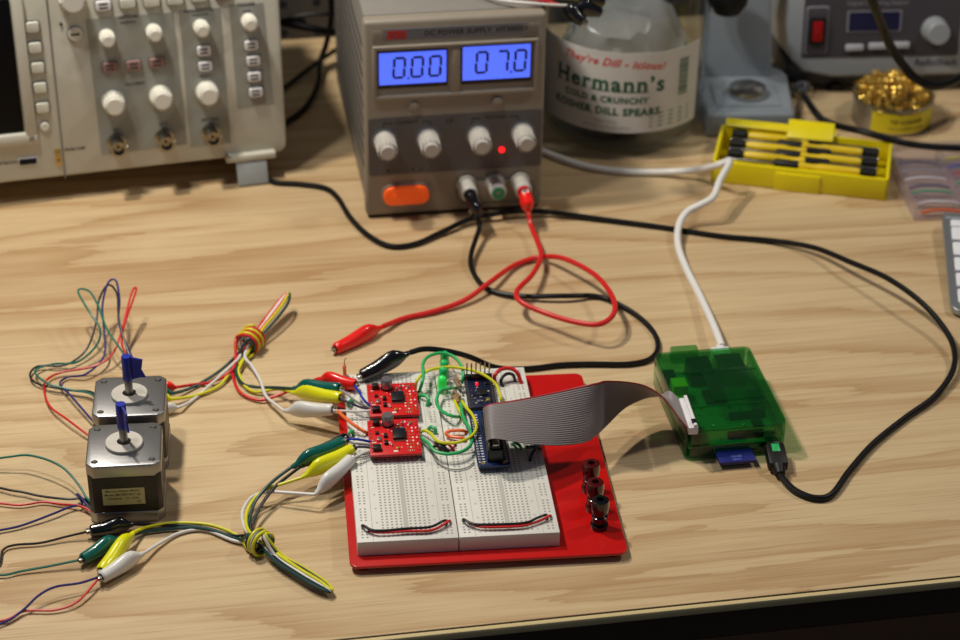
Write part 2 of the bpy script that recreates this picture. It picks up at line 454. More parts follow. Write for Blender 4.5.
for px, py in ((109.5, 66.5), (133.5, 64.5), (156.5, 62)): lab(button(px, py, 10, 7, 'scopered', 'channel_button'), 'pinkish grey channel button')
for px, py in ((203.5, 50), (205, 65.5), (251, 44.5), (253, 60), (254, 76), (255.5, 91.5)): button(px, py, 9.6, 6.8, 'scopewhite', 'menu_button')
c = sy(75, 33.5)
r = MB(); r.cyl((c.x, FB, c.z), 5.6, 0.3, 'line', 'y'); r.cyl((c.x, FB, c.z), 5, 2, 'scopeb', 'y', bev=0.5); r.box((c.x, FB - 2.05, c.z), (6, 0.1, 1.4), 'ink'); r.build('round_button', sc)
c = sy(44.7, 126); r = MB(); r.cyl((c.x, FB, c.z), 3.7, 0.3, 'line', 'y'); r.cyl((c.x, FB, c.z), 3.2, 2, 'scopeb', 'y', bev=0.5); r.build('round_button', sc)
c = sy(61, 24); MB().cyl((c.x, FB, c.z), 1.2, 0.4, 'ink', 'y').build('indicator', sc)


def knob(par, c, r_, L, mt, y0, seg=36, flute=True, fr2=0.86, base=None):
    T = Matrix.Translation((c.x, y0, c.z)) @ Matrix.Rotation(math.radians(90), 4, 'X')
    k = MB()
    prof = [(r_ * 1.08, 0), (r_ * 1.08, 1.2), (r_, 1.6), (r_ * fr2, L - 0.8), (r_ * fr2 - 0.8, L)]
    if base: k.lathe([(r_ * 1.35, 0), (r_ * 1.35, 0.3)], base, T, 36)
    k.lathe(prof, mt, T, seg)
    if flute:
        for i in range(18):
            a = 2 * math.pi * i / 18
            k.box((math.cos(a) * r_ * 0.95, math.sin(a) * r_ * 0.95, L * 0.5), (0.7, 0.7, L * 0.8), mt, 0, X=T)
    return k.build('knob', par)


for px, py in ((108, 39), (155, 33.5), (202.5, 29), (250.5, 23)):
    knob(sc, sy(px, py + 1.5, -9), 5.0, 11, 'knob', FB)
for px, py in ((114.5, 104), (162, 98.5), (208.5, 94)):
    knob(sc, sy(px, py + 1.5, -9), 7.3, 12, 'knob', FB, base='scopep')
knob(sc, sy(72.5, 1, -9), 8.6, 12, 'knob', FB)
for px, py in ((116.5, 142), (164, 137), (210.5, 132)):
    c = sy(px, py); T = Matrix.Translation((c.x, FB, c.z)) @ Matrix.Rotation(math.radians(90), 4, 'X')
    k = MB(); k.lathe([(6.8, 0), (6.8, 2), (5.0, 2), (5.0, 12), (5.4, 12), (5.4, 14.5), (4.2, 14.5), (4.2, 10)], 'bnc', T, 24)
    k.cyl((0, 0, 9), 1, 5, 'bnc', X=T, seg=10)
    for sgn in (-1, 1): k.cyl((sgn * 4.8, 0, 10.5), 1, 2, 'bnc', axis='x', X=T, seg=10)
    k.build('bnc_connector', sc)
c = sy(28, 161); k = MB(); k.box((c.x, FB, c.z), (13.5, 1.2, 6), 'scopewhite', 0.3); k.box((c.x, FB - 0.7, c.z), (12, 0.4, 4.4), 'hole'); k.build('usb_port', sc)
c = sy(58, 157); k = MB(); k.box((c.x, FB, c.z), (4, 1.0, 13), 'gold', 0.3); k.box((c.x, FB - 1, c.z + 3), (2, 2, 2), 'bnc'); k.box((c.x, FB - 1, c.z - 3), (2, 2, 2), 'bnc'); k.build('probe_contact', sc)
t = MB()
for (px, py, s2, st) in ((128, 17, 3.2, 'VERTICAL'), (128, 22.5, 2.4, 'POSITION'), (199, 10.5, 3.2, 'HORIZONTAL'), (200, 15, 2.4, 'POSITION'), (246, 4.6, 3.2, 'TRIGGER'), (247, 11.5, 2.4, 'LEVEL'),
                         (135, 84, 2.8, 'VOLTS/DIV'), (117, 130, 2.6, 'CH 1'), (163, 124, 2.6, 'CH 2'), (210, 119.5, 2.8, 'EXT TRIG'), (205, 76, 2.4, 'SEC/DIV'), (75, 149, 2.4, 'PROBE COMP'), (7, 163, 2.4, 'USB Flash Drive')):
    c = sy(px, py, FB - 0.1); t.text(st, s2, 'ink', XY((c.x, FB - 0.05, c.z)), bold=0.05)
t.build('lettering', sc)
# tilt feet
for (xc) in (P(254, 190).x,):
    pass
for lx in (-27, -300):
    f = MB(); f.box((lx, 2, -0.5), (36, 16, 5), 'scope', 1)
    lz = -19.5
    fX = Matrix.Translation((lx, -3, -2)) @ Matrix.Rotation(math.radians(-18), 4, 'X')
    f.box((0, 0, -9.5), (22, 3.5, 19), 'foot', 0.8, X=fX); lab(f.build('tilt_foot', sc), 'flipped out grey foot')
for lx in (-22, -300):
    MB().box((lx, 150, -3.9), (18, 10, 10), 'foot', 1).build('rear_foot', sc)

# ------------------------------------------------------------------ power supply
PF = Frame(-81, 1270.3, 0, 0.168)
PW, PH, PD = 124.1, 149, 215
ps = thing('power_supply', 'grey bench power supply with two lit blue displays', 'power supply', PF)
b = MB(); b.box((PW / 2, PD / 2 + 8, PH / 2 + 1.5), (PW - 3, PD - 8, PH - 5), 'pstop', 2)
for i in range(22):
    for j in range(9):
        b.box((1.45, 22 + i * 8, 30 + j * 11.5), (0.3, 5, 3.4), 'hole')
b.build('case', ps)
b = MB(); b.box((PW / 2, 4, PH / 2 + 1), (PW, 12, PH - 2), 'ps', 3.0, seg=3)
for i in range(7):
    for xx in (7.5, PW - 15):
        b.box((xx + i * 1.6 - 1, -2.2, 137.5), (0.8, 0.8, 9), 'ps', 0.3)
b.build('front_panel', ps)
FY = -2.0


def py_(px, py, v=FY): return PF.y(px, py, v)


def quadbox(mb, pts, m, y0, th, r=0.0):
    q = [py_(a, b_, y0) for a, b_ in pts]
    x0 = (q[0].x + q[3].x) / 2; x1 = (q[1].x + q[2].x) / 2; z1 = (q[0].z + q[1].z) / 2; z0 = (q[2].z + q[3].z) / 2
    mb.prism(rrect(x1 - x0, z1 - z0, max(r, 0.2), 4, (x0 + x1) / 2, (z0 + z1) / 2), 0, th, m, X=XY((0, y0, 0)))
    return x0, x1, z0, z1


s1 = MB(); ex = quadbox(s1, [(382, 30), (527.5, 22), (527.5, 33), (382, 41)], 'psstrip', FY, 0.5)
s1.text('DC POWER SUPPLY  HY3003D', 5.2, 'psink', XY(((ex[0] + ex[1]) / 2 + 14, FY - 0.55, (ex[2] + ex[3]) / 2)), bold=0.05)
for i in range(4):
    s1.box((ex[0] + 9.5, FY - 0.6, ex[3] - 1.8 - i * 1.5), (13 if i != 1 else 11, 0.2, 0.9), 'psred')
s1.box((ex[0] + 4.5, FY - 0.62, (ex[2] + ex[3]) / 2), (1.2, 0.2, 6), 'psred'); s1.box((ex[0] + 10, FY - 0.62, (ex[2] + ex[3]) / 2), (1.2, 0.2, 6), 'psred'); s1.box((ex[0] + 15.5, FY - 0.62, (ex[2] + ex[3]) / 2), (1.2, 0.2, 6), 'psred')
lab(s1.build('name_strip', ps), 'dark strip with red logo and lettering')
ex = None
q = [py_(*p) for p in ((372, 48), (538.5, 36), (538.5, 89.5), (372, 99.7))]
fx0, fx1, fz0, fz1 = q[0].x, q[1].x, (q[2].z + q[3].z) / 2, (q[0].z + q[1].z) / 2
f = MB(); th = 3.0
f.box(((fx0 + fx1) / 2, FY - 1, fz1 - 1), (fx1 - fx0, th, 2.4), 'ps', 1); f.box(((fx0 + fx1) / 2, FY - 1, fz0 + 1), (fx1 - fx0, th, 3), 'ps', 1)
f.box((fx0 + 1.2, FY - 1, (fz0 + fz1) / 2), (2.4, th, fz1 - fz0), 'ps', 1); f.box((fx1 - 1.2, FY - 1, (fz0 + fz1) / 2), (2.4, th, fz1 - fz0), 'ps', 1)
f.box(((fx0 + fx1) / 2, FY - 0.6, (fz0 + fz1) / 2), (6, 2, fz1 - fz0), 'ps', 0.8)
f.build('display_frame', ps)
SEGS = {'0': 'abcdef', '7': 'abc'}


def digit(mb, ch, x, z, w_, h_, y0):
    t_ = 1.75; sh = 0.08
    def seg(cx, cz, sx_, sz_): mb.box((cx + (cz - z) * sh, y0, cz), (sx_, 0.15, sz_), 'seg', 0)
    for k in SEGS[ch]:
        if k == 'a': seg(x, z + h_ / 2, w_ - 1, t_)
        if k == 'd': seg(x, z - h_ / 2, w_ - 1, t_)
        if k == 'b': seg(x + w_ / 2, z + h_ / 4, t_, h_ / 2 - 1)
        if k == 'c': seg(x + w_ / 2, z - h_ / 4, t_, h_ / 2 - 1)
        if k == 'f': seg(x - w_ / 2, z + h_ / 4, t_, h_ / 2 - 1)
        if k == 'e': seg(x - w_ / 2, z - h_ / 4, t_, h_ / 2 - 1)


for pts, s, dps, unit in (([(377, 51.5), (447.5, 48), (447.5, 85), (378, 89)], '000', (0,), 'A'), ([(461, 44.7), (531, 42), (532, 80.5), (461, 84)], '070', (1,), 'V')):
    d = MB(); x0, x1, z0, z1 = quadbox(d, pts, 'lcdb', FY, 0.8, 0.5)
    d.box(((x0 + x1) / 2, FY - 0.9, (z0 + z1) / 2 + 1.0), (x1 - x0 - 2, 0.5, z1 - z0 - 4.2), 'lcd')
    xc = (x0 + x1) / 2 + (3 if s == '000' else 4); zc = (z0 + z1) / 2 + 1.5
    hh = (z1 - z0) * 0.52
    for i, ch in enumerate(s):
        digit(d, ch, xc + (i - 1) * 12.2 + (-2 if i == 0 and s == '070' else 0), zc, 7.2, hh, FY - 1.2)
    for i in dps: d.box((xc + (i - 0.5) * 12.2, FY - 1.2, zc - hh / 2 - 0.8), (1.3, 0.15, 1.6), 'seg')
    d.text(unit, 3.2, 'seg', XY((x1 - 4.5, FY - 1.2, zc - 3)))
    lab(d.build('display', ps), 'lit blue display reading 0.00' if s == '000' else 'lit blue display reading 07.0')
for px, py in ((414, 106), (497, 101)):
    c = py_(px, py); k = MB(); k.lathe([(3.6, 0), (3.4, 1.4), (2.4, 2.2), (0.6, 2.4)], 'ps', XY((c.x, FY, c.z)), 24); k.build('screw_cap', ps)
k = MB(); kx = quadbox(k, [(368.5, 119), (541, 109), (542, 165), (368.7, 176)], 'psp', FY, 0.4, 2)
for (xa, st, w_) in ((29, 'CURRENT', 30), (90, 'VOLTAGE', 30)):
    k.text(st, 3.4, 'psink', XY((xa, FY - 0.45, kx[3] - 4)), bold=0.03)
    for sgn in (-1, 1):
        k.box((xa + sgn * 13, FY - 0.5, kx[3] - 4), (6, 0.15, 0.5), 'psink'); k.box((xa + sgn * 16, FY - 0.5, kx[3] - 6), (0.5, 0.15, 4.5), 'psink')
k.text('CE', 4.2, 'psink', XY((58, FY - 0.45, kx[3] - 5)))
for xx in (16, 33): k.box((xx, FY - 0.5, kx[2] + 3), (1.6, 0.15, 1.6), 'psink'); k.text('C.V.' if xx > 20 else 'C.C.', 2.4, 'psink', XY((xx + 6, FY - 0.45, kx[2] + 3)))
k.build('knob_panel', ps)
for px, py in ((386, 146), (429.5, 143.5), (480, 140.5), (524, 137.5)):
    c = py_(px, py, FY - 8); knob(ps, c, 7.0, 19, 'psknob', FY - 0.4, fr2=0.76, base='psstrip')
c = py_(501.6, 149); k = MB(); k.lathe([(1.9, 0), (1.9, 1.4), (1.2, 2.2), (0.3, 2.5)], 'led_r', XY((c.x, FY - 0.4, c.z)), 16); lab(k.build('indicator_light', ps), 'lit red indicator')
c = py_(405.8, 193.5)
k = MB(); k.prism(rrect(35, 16.6, 7, 6), 0, 1.2, 'ps', 0.4, X=XY((c.x, FY, c.z))); k.prism(rrect(32, 13.8, 6.4, 6), 1, 4.5, 'orange', 1.0, X=XY((c.x, FY, c.z)))
for dx in (-7, 0, 7): k.box((c.x + dx, FY - 4.6, c.z), (5, 0.4, 3.6), 'orange', 0.15)
lab(k.build('power_switch', ps), 'orange rocker switch')
c = py_(495, 190)
k = MB(); k.prism(rrect(56, 19.5, 9.5, 8), 0, 0.8, 'psp', 0.3, X=XY((c.x, FY, c.z))); k.prism(rrect(53.5, 17, 8.4, 8), 0.8, 1.3, 'ps', 0.3, X=XY((c.x, FY, c.z))); k.build('terminal_plate', ps)
TERM = []
for (px, py, mt) in ((467, 186, 'blackp'), (495.5, 184.5, 'greenp'), (520.5, 183, 'cred')):
    c = py_(px, py, FY - 4); T = XY((c.x, FY - 1.2, c.z)); k = MB()
    k.lathe([(7, 0), (7, 1.5), (5.4, 2), (5.4, 6), (5.9, 7), (5.9, 15), (5.1, 16)], 'psknob', T, 24)
    k.lathe([(4.4, 16), (4.4, 17.2), (2.2, 17.3), (2.2, 15.8)], mt, T, 20, caps=False); k.lathe([(2.2, 15.8), (0.1, 15.8)], 'hole', T, 16)
    nm = {'blackp': 'black', 'greenp': 'green', 'cred': 'red'}[mt]
    lab(k.build('binding_post', ps), 'grey binding post with ' + nm + ' tip'); TERM.append(PF.M @ Vector((c.x, FY - 17, c.z)))
for x in (10, PW - 10):
    for y in (14, PD - 15): MB().cyl((x, y, 0), 5, 3.2, 'blackp').build('foot', ps)
MB().box((PW / 2, 2, 1.6), (PW - 4, 5, 2.0), 'blackp', 0.5).build('bottom_lip', ps)

# ------------------------------------------------------------------ pickle jar
jc = (104.5, 1424); JR = 61.5
JF = Frame(jc[0], jc[1], 0, 0)
jar = thing('jar', 'large clear pickle jar with a white paper label', 'jar', JF)


def jz(px, py): # height on the front of the jar wall at pixel
    return JF.y(px, py, -JR + 2).z


zl0, zl1 = jz(608, 131.5), jz(608, 52)
prof = [(6, 1.5), (40, 1.2), (52, 2.5), (58.5, 7), (JR, 16), (JR, 118), (JR + 1.8, 122), (JR + 1.8, 127), (JR, 131), (JR - 1, 150), (57, 166), (50, 172), (50, 190), (48, 190), (48, 171), (55, 163), (JR - 3, 148), (JR - 3, 16), (56, 10), (50, 5), (6, 4)]
MB().lathe(prof, 'clearjar', None, 72).build('glass_body', jar)
lb = MB(); RL = JR + 0.35
a0, a1 = math.radians(-178), math.radians(-33)
n = 60; vs = []; fs = []
for k in range(n + 1):
    a = a0 + (a1 - a0) * k / n
    for rr, zz in ((RL, zl0), (RL, zl1), (RL - 0.3, zl1), (RL - 0.3, zl0)): vs.append((rr * math.cos(a), rr * math.sin(a), zz))
for k in range(n):
    for j in range(4): fs.append([k * 4 + j, k * 4 + (j + 1) % 4, (k + 1) * 4 + (j + 1) % 4, (k + 1) * 4 + j])
lb.add(vs, fs, 'label'); labo = lb.build('paper_label', jar)


def wrap(a_mid, zz):
    def f(v):
        a = a_mid + v.x / RL; rr = RL + 0.08 + v.z * 0.5
        return Vector((rr * math.cos(a), rr * math.sin(a), zz + v.y))
    return f


HL = zl1 - zl0


def serif_text(mb, string, size, m, bend, bold, spacing):
    """slab serifs under and over the straight stems of a word"""
    t = MB(); t.text(string, size, m, bold=bold, spacing=spacing, res=3)
    ys = [v.y for v in t.v]; xs = sorted(t.v, key=lambda v: v.x)
    y0 = sorted(ys)[len(ys) // 50]
    base = [v for v in t.v if abs(v.y - y_stem(t)) < 0.12]
    groups = []
    for v in sorted(base, key=lambda v: v.x):
        if groups and v.x - groups[-1][1] < 2.9 and v.x - groups[-1][0] < 3.4: groups[-1][1] = v.x
        else: groups.append([v.x, v.x])
    yb = y_stem(t); top = max(ys)
    for a_, b__ in groups:
        if b__ - a_ < 1.0: continue
        cx = (a_ + b__) / 2; w2 = (b__ - a_) / 2 + 1.1
        bars = [(yb, yb + 1.1)]
        if groups.index([a_, b__]) < 2: bars.append((top - 1.1, top))
        for (q0, q1) in bars:
            vs = [Vector((cx - w2, q0, 0.08)), Vector((cx, q0, 0.08)), Vector((cx + w2, q0, 0.08)), Vector((cx + w2, q1, 0.08)), Vector((cx, q1, 0.08)), Vector((cx - w2, q1, 0.08))]
            mb.add([bend(v) for v in vs], [[0, 1, 4, 5], [1, 2, 3, 4]], m)


def y_stem(t):
    from collections import Counter
    c = Counter(round(v.y, 2) for v in t.v if v.y < 0); return c.most_common(1)[0][0]


am = math.radians(-104.5)
lt = MB()
lt.text('Hermann\u2019s', 17.0, 'lab_g', bend=wrap(am, zl0 + HL * 0.60), bold=0.5, spacing=1.16, res=3)
serif_text(lt, 'Hermann\u2019s', 17.0, 'lab_g', wrap(am, zl0 + HL * 0.60), 0.5, 1.16)
lt.text('COLD & CRUNCHY', 6.8, 'lab_g', bend=wrap(am - 0.03, zl0 + HL * 0.405), bold=0.3, spacing=1.12)
lt.text('KOSHER DILL SPEARS', 8.0, 'lab_g', bend=wrap(am - 0.03, zl0 + HL * 0.26), bold=0.36, spacing=1.12)
lt.text('They\u2019re Dill - icious!', 8.4, 'lab_r', bend=lambda v: wrap(am + 0.04, zl0 + HL * (0.87) - 0.0022 * v.x * abs(v.x) * (1 if v.x > 0 else 0))(v), bold=0.22, shear=0.35, spacing=1.1)
lt.text('FRESH PACK', 3.0, 'lab_gr', bend=wrap(am, zl0 + HL * 0.13)); lt.text('NET WT. 1 GALLON (3.8 L)', 3.0, 'lab_gr', bend=wrap(am, zl0 + HL * 0.06))
lab(lt.build('lettering', labo), 'green and red lettering')
bc = MB(); random.seed(3)
z = zl0 + HL * 0.40
while z < zl0 + HL * 0.86:
    hgt = random.choice((0.6, 1.0, 1.6)); a = math.radians(-49)
    vs = [];
    for aa in (a - 0.075, a, a + 0.075):
        for zz in (z, z + hgt): vs.append(((RL + 0.1) * math.cos(aa), (RL + 0.1) * math.sin(aa), zz))
    bc.add(vs, [[0, 2, 3, 1], [2, 4, 5, 3]], 'lab_g'); z += hgt + random.choice((0.6, 0.9))
for i in range(4):
    a = math.radians(-60)
    vs = []
    for k in range(5):
        aa = a - 0.25 + k * 0.14
        for zz in (zl0 + 4 + i * 3.4, zl0 + 5.4 + i * 3.4): vs.append(((RL + 0.1) * math.cos(aa), (RL + 0.1) * math.sin(aa), zz))
    bc.add(vs, [[2 * k, 2 * k + 2, 2 * k + 3, 2 * k + 1] for k in range(4)], 'lab_gr')
bc.build('barcode', labo)


def crumple(name, c, size, mt, label, cat, seed, amp=0.25, sub=4):
    bm = bmesh.new(); bmesh.ops.create_icosphere(bm, subdivisions=sub, radius=1)
    from mathutils import noise as nz
    vs = []
    for v in bm.verts:
        n_ = nz.fractal(v.co * 1.7 + Vector((seed, 0, 0)), 0.9, 2.1, 4); n2 = abs(nz.noise(v.co * 4.5 + Vector((0, seed, 0))))
        p = v.co * (1 + amp * n_ - amp * 0.8 * n2); vs.append(Vector((p.x * size[0], p.y * size[1], p.z * size[2])) + Vector(c))
    mb = MB().add(vs, [[v.index for v in f.verts] for f in bm.faces], mt); bm.free()
    return tag(mb.build(name), label, cat)


crumple('plastic_bag', (jc[0] + 1, jc[1], 56), (50, 49, 50), 'bag', 'crumpled clear plastic bag stuffed inside the pickle jar', 'bag', 2.3, 0.14)
crumple('paper_scrap', (jc[0] - 8, jc[1] - 4, 4.6), (26, 24, 2.2), 'brown', 'brown paper scrap at the bottom of the pickle jar', 'paper', 8.8, 0.1)

# ------------------------------------------------------------------ soldering iron stand
sp = P(702, 138, 0)
IF = Frame(sp.x + 3, sp.y, 0, math.radians(3))
st = thing('soldering_iron_stand', 'grey soldering iron stand between the pickle jar and the station', 'stand', IF)
b = MB(); b.prism([(0, 0), (66, 0), (72, 70), (66, 96), (4, 96), (-3, 70)], 0, 20, 'stand', 3); b.box((33, 32, 20), (50, 40, 3), 'stand', 1.2); b.build('base', st)
b = MB(); b.prism([(2, 12), (60, 12), (54, 100), (44, 122), (18, 122), (8, 100)], -14, 0, 'stand', 3, X=Matrix.Translation((0, 62, 2)) @ Matrix.Rotation(math.radians(80), 4, 'X')); b.build('upright', st)
b = MB(); b.lathe([(14, 0), (15, 3), (14, 7), (9, 9.5), (0.5, 10)], 'steel', Matrix.Translation((34, 30, 21)), 40); lab(b.build('tray_disc', st), 'shiny metal disc in the tray')
hq = IF.y(728, -3, 52); b = MB(); b.lathe([(2, -14), (10, -12), (15, -4), (15.5, 3), (11, 11), (3, 14)], 'blackp', Matrix.Translation((hq.x, 52, hq.z)), 28); b.cyl((hq.x, 62, hq.z - 4), 6, 12, 'blackp', 'y'); lab(b.build('iron_holder', st), 'black rounded holder')

# ------------------------------------------------------------------ soldering station
TF = Frame(P(785, 100).x - 1, 1478, 0, math.radians(5))
ss = thing('soldering_station', 'grey digital soldering station with red switch and round knob', 'soldering station', TF)
zf = 17
TP = TF.M @ Matrix.Translation((0, 0, zf)) @ Matrix.Rotation(math.radians(-8), 4, 'X')


class MF(Frame):
    def __init__(s, Mx): s.M = Mx; s.I = Mx.inverted()


FF = MF(TP); FX = TF.I @ TP      # face-frame matrix local to the thing


def fz(px, py, v=0): return FF.y(px, py, v)


WS = 175
b = MB(); b.box((WS / 2 + 2, 74, 11), (WS - 4, 120, 18), 'statb', 2); b.build('base', ss)
b = MB()
pr = [(4, 14), (14, 4), (38, -1), (WS - 38, -1), (WS - 14, 4), (WS - 4, 14), (WS - 2, 40), (WS - 2, 110), (2, 110), (0, 40)]
b.prism(pr, 0, 118, 'stat', 2.5, X=FX @ Matrix.Rotation(math.radians(90), 4, 'X') @ Matrix.Scale(-1, 4, (0, 0, 1))); b.build('body', ss)
k = MB(); q0 = fz(801, 58); q1 = fz(800, 2)
xr_ = fz(958, 50).x
k.prism(rrect(xr_ - q0.x, 62, 1.5, 3, (xr_ + q0.x) / 2, q0.z + 31), 0, 0.5, 'statp', X=FX @ XY((0, 0, 0)))
k.build('control_panel', ss)
c = fz(816.5, 30); k = MB(); k.prism(rrect(18, 38, 2, 3), 0, 1.5, 'statlt', 0.3, X=FX @ XY((c.x, 0, c.z))); k.prism(rrect(16, 36, 2, 3), 0, 2, 'statp', 0.3, X=FX @ XY((c.x, 0, c.z)))
k.box((c.x, -2.5, c.z), (12, 4, 21), 'blackp', 1, X=FX); k.box((c.x, -4, c.z), (8, 3, 16), 'switchr', 1, X=FX); lab(k.build('rocker_switch', ss), 'lit red rocker switch')
c = fz(874, 21); k = MB(); k.prism(rrect(43, 17, 1, 3), 0, 1.2, 'statlt', X=FX @ XY((c.x, 0, c.z))); k.prism(rrect(40, 15, 1, 3), 0, 1.4, 'statscr', X=FX @ XY((c.x, 0, c.z))); k.build('display', ss)
for px, py in ((854, 47), (877, 45.5), (900, 44.5)):
    c = fz(px, py); k = MB(); k.box((c.x, -1.5, c.z), (14, 4, 5), 'btn', 1, X=FX); k.build('button', ss)
c = fz(937, 32, -8); k = MB(); T = FX @ XY((c.x, -0.5, c.z)); k.lathe([(12.5, 0), (12.5, 0.3)], 'statp', T, 32); k.lathe([(10.5, 0.3), (10, 2), (9, 13), (8, 14)], 'stat', T, 32); lab(k.build('knob', ss), 'round grey knob')
k = MB(); c = fz(878, 3, -0.6); k.text('Digital Soldering Station', 5.0, 'statlt', FX @ XY((c.x, -0.6, c.z)), bold=0.04); k.build('lettering', ss)
k = MB(); c = fz(936, 62.5, -0.1); k.text('RadioShack', 7.4, 'statink', FX @ XY((c.x, -0.1, c.z)), bold=0.12); k.build('lettering', ss)
for x in (40, WS - 30):
    MB().cyl((x, 22, 0), 6, 3, 'blackp').build('rubber_foot', ss)
c = TF.y(835, 90, 12); MB().cyl((c.x, 14, c.z), 6.5, 6, 'blackp', 'y').build('iron_socket', ss)
c = TF.y(803, 93, -2); k = MB(); T = Matrix.Translation((c.x, 14, c.z)) @ Matrix.Rotation(math.radians(90), 4, 'X')
k.lathe([(8, 0), (8.5, 3), (8.5, 12), (7, 13), (7, 18), (4, 20)], 'steel', T, 24); conn_w = TF.M @ Vector((c.x, -7, c.z))
lab(k.build('metal_plug', ss), 'shiny metal plug')

# ------------------------------------------------------------------ tip cleaner tin
cw = (313, 1440)
tf = Frame(cw[0], cw[1], 0, math.radians(-15))
tn = thing('tip_cleaner', 'yellow tin of brass wool in front of the soldering station', 'tip cleaner', tf)
b = MB(); b.lathe([(29, 0), (30, 1), (30, 20), (31, 21), (31, 22.5), (28.5, 22.5), (28.5, 4)], 'tin', None, 48)
b.build('tin', tn)
yb = MB(); vs = []; fs = []
for k in range(41):
    a = math.radians(-115 + 190 * k / 40)
    for zz in (3, 19): vs.append((30.3 * math.cos(a), 30.3 * math.sin(a), zz))
yb.add(vs, [[2 * k, 2 * k + 2, 2 * k + 3, 2 * k + 1] for k in range(40)], 'yelltin')


def wr2(am_, zz):
    return lambda v: Vector(((30.5) * math.cos(am_ + v.x / 30), 30.5 * math.sin(am_ + v.x / 30), zz + v.y))


yb.text('TIP CLEANER', 4.4, 'ink', bend=wr2(math.radians(-62), 12.5), bold=0.05); yb.text('FOR SOLDERING IRONS', 2.6, 'ink', bend=wr2(math.radians(-62), 7))
lab(yb.build('label_band', tn), 'yellow paper band')
wl = MB(); random.seed(5)
for i in range(700):
    a = random.uniform(0, 2 * math.pi); rr = 28 * math.sqrt(random.random()); z0 = 18 + random.random() ** 0.5 * 19 * (1 - (rr / 31) ** 3)
    cx, cy = rr * math.cos(a), rr * math.sin(a)
    ax = Vector((random.gauss(0, 1), random.gauss(0, 1), random.gauss(0, 1))).normalized(); u = ax.orthogonal(); v_ = ax.cross(u)
    R = random.uniform(1.2, 2.8); ph = random.random() * 6
    pts = [Vector((cx, cy, z0)) + (u * math.cos(ph + t) + v_ * math.sin(ph + t)) * R * (1 + 0.1 * t) + ax * t * 0.5 for t in [j * 0.7 for j in range(8)]]
    for j in range(len(pts) - 1):
        d0 = ax * 0.4; k0 = len(wl.v)
        wl.add([pts[j] - d0, pts[j + 1] - d0, pts[j + 1] + d0, pts[j] + d0], [[0, 1, 2, 3]], 'brass')
wo = wl.build('brass_wool', tn, smooth=False); wo['kind'] = 'stuff'; lab(wo, 'curly brass wool')

# ------------------------------------------------------------------ yellow screwdriver case
YF = Frame(165.5, 1333, 0, math.radians(-11.5))
yb_ = thing('screwdriver_case', 'open yellow plastic case of precision screwdrivers', 'case', YF)
YW, YD, YH = 126, 62, 17
b = MB(); b.box((YW / 2, YD / 2, 1), (YW, YD, 2), 'yellow', 0.6)
b.box((YW / 2, 1.2, YH / 2), (YW, 2.4, YH), 'yellow', 0.8); b.box((YW / 2, YD - 1.2, YH / 2), (YW, 2.4, YH), 'yellow', 0.8)
b.box((1.2, YD / 2, YH / 2), (2.4, YD, YH), 'yellow', 0.8); b.box((YW - 1.2, YD / 2, YH / 2), (2.4, YD, YH), 'yellow', 0.8)
b.box((62, -0.6, 7), (32, 2, 14), 'yellow', 0.6)
b.box((YW / 2, 7, 12), (YW - 3, 9, 2), 'yellow', 0.4)
for x in (30, 60, 98): b.box((x, YD / 2, 6.5), (4, YD - 4, 10), 'yellow', 0.6)
b.build('tray', yb_)
k = MB(); X = Matrix.Translation((44, YD - 2, YH)) @ Matrix.Rotation(math.radians(28), 4, 'X'); k.box((0, 2.5, 1), (82, 7, 2), 'yellow', 0.6, X=X); k.box((22, 1, 3.0), (34, 17, 2.4), 'yellow', 0.8, X=X); lab(k.build('lid_flap', yb_), 'raised yellow flap')
for i in range(6):
    yy = 14 + i * 8; left = i % 2 == 0
    xc = 63
    f_ = Frame(*(YF.M @ Vector((xc, yy, 0))), math.radians(-11.5) + (math.pi if left else 0))
    pos = ['nearest the front wall', 'second from the front wall', 'third from the front wall', 'third from the back flap', 'second from the back flap', 'nearest the back flap'][i]
    sd_ = thing('precision_screwdriver', 'yellow precision screwdriver %s of the open yellow case' % pos, 'screwdriver', f_, None)
    f_h = Matrix.Translation((0, 0, 13.6)) @ Matrix.Rotation(math.radians(90), 4, 'Y')
    MB().lathe([(2.2, -42), (3.2, -40), (3.2, -14), (2.4, -10), (2.4, -4), (3.0, -2), (3.0, 4), (1.2, 8)], 'yellowd', f_h, 14).build('handle', sd_)
    lab(MB().lathe([(3.0, -54), (4.0, -53), (4.0, -44), (2.0, -42)], 'blackp', f_h, 14).build('cap', sd_), 'black swivel cap')
    lab(MB().lathe([(3.5, 2), (3.6, 18), (2.6, 20)], 'blackp', f_h, 14).build('collar', sd_), 'black collar')
    lab(MB().lathe([(1.1, 18), (1.1, 52), (0.6, 54)], 'steel', f_h, 10).build('blade', sd_), 'steel blade')

# ------------------------------------------------------------------ clear box of jumper wires
bq = P(914, 221, 0)
BXF = Frame(bq.x, bq.y, 0, math.radians(4))
bx = thing('wire_box', 'clear plastic box with pale coloured wires above the keyboard', 'box', BXF)
BW, BD, BH = 118, 92, 14
b = MB(); b.box((BW / 2, BD / 2, 0.8), (BW, BD, 1.4), 'cbox', 0.4)
for (c, d) in (((BW / 2, 0.8, BH / 2), (BW, 1.6, BH)), ((BW / 2, BD - 0.8, BH / 2), (BW, 1.6, BH)), ((0.8, BD / 2, BH / 2), (1.6, BD, BH)), ((BW / 2, 30, BH / 2), (BW, 1.2, BH - 1)), ((BW / 2, 60, BH / 2), (BW, 1.2, BH - 1)), ((38, BD / 2, BH / 2), (1.2, BD, BH - 1))):
    b.box(c, d, 'cbox', 0.3)
b.build('tray', bx)
k = MB(); k.box((BW / 2, BD / 2, BH + 1), (BW + 2, BD + 2, 1.6), 'cbox', 0.5); k.build('lid', bx)
random.seed(9)
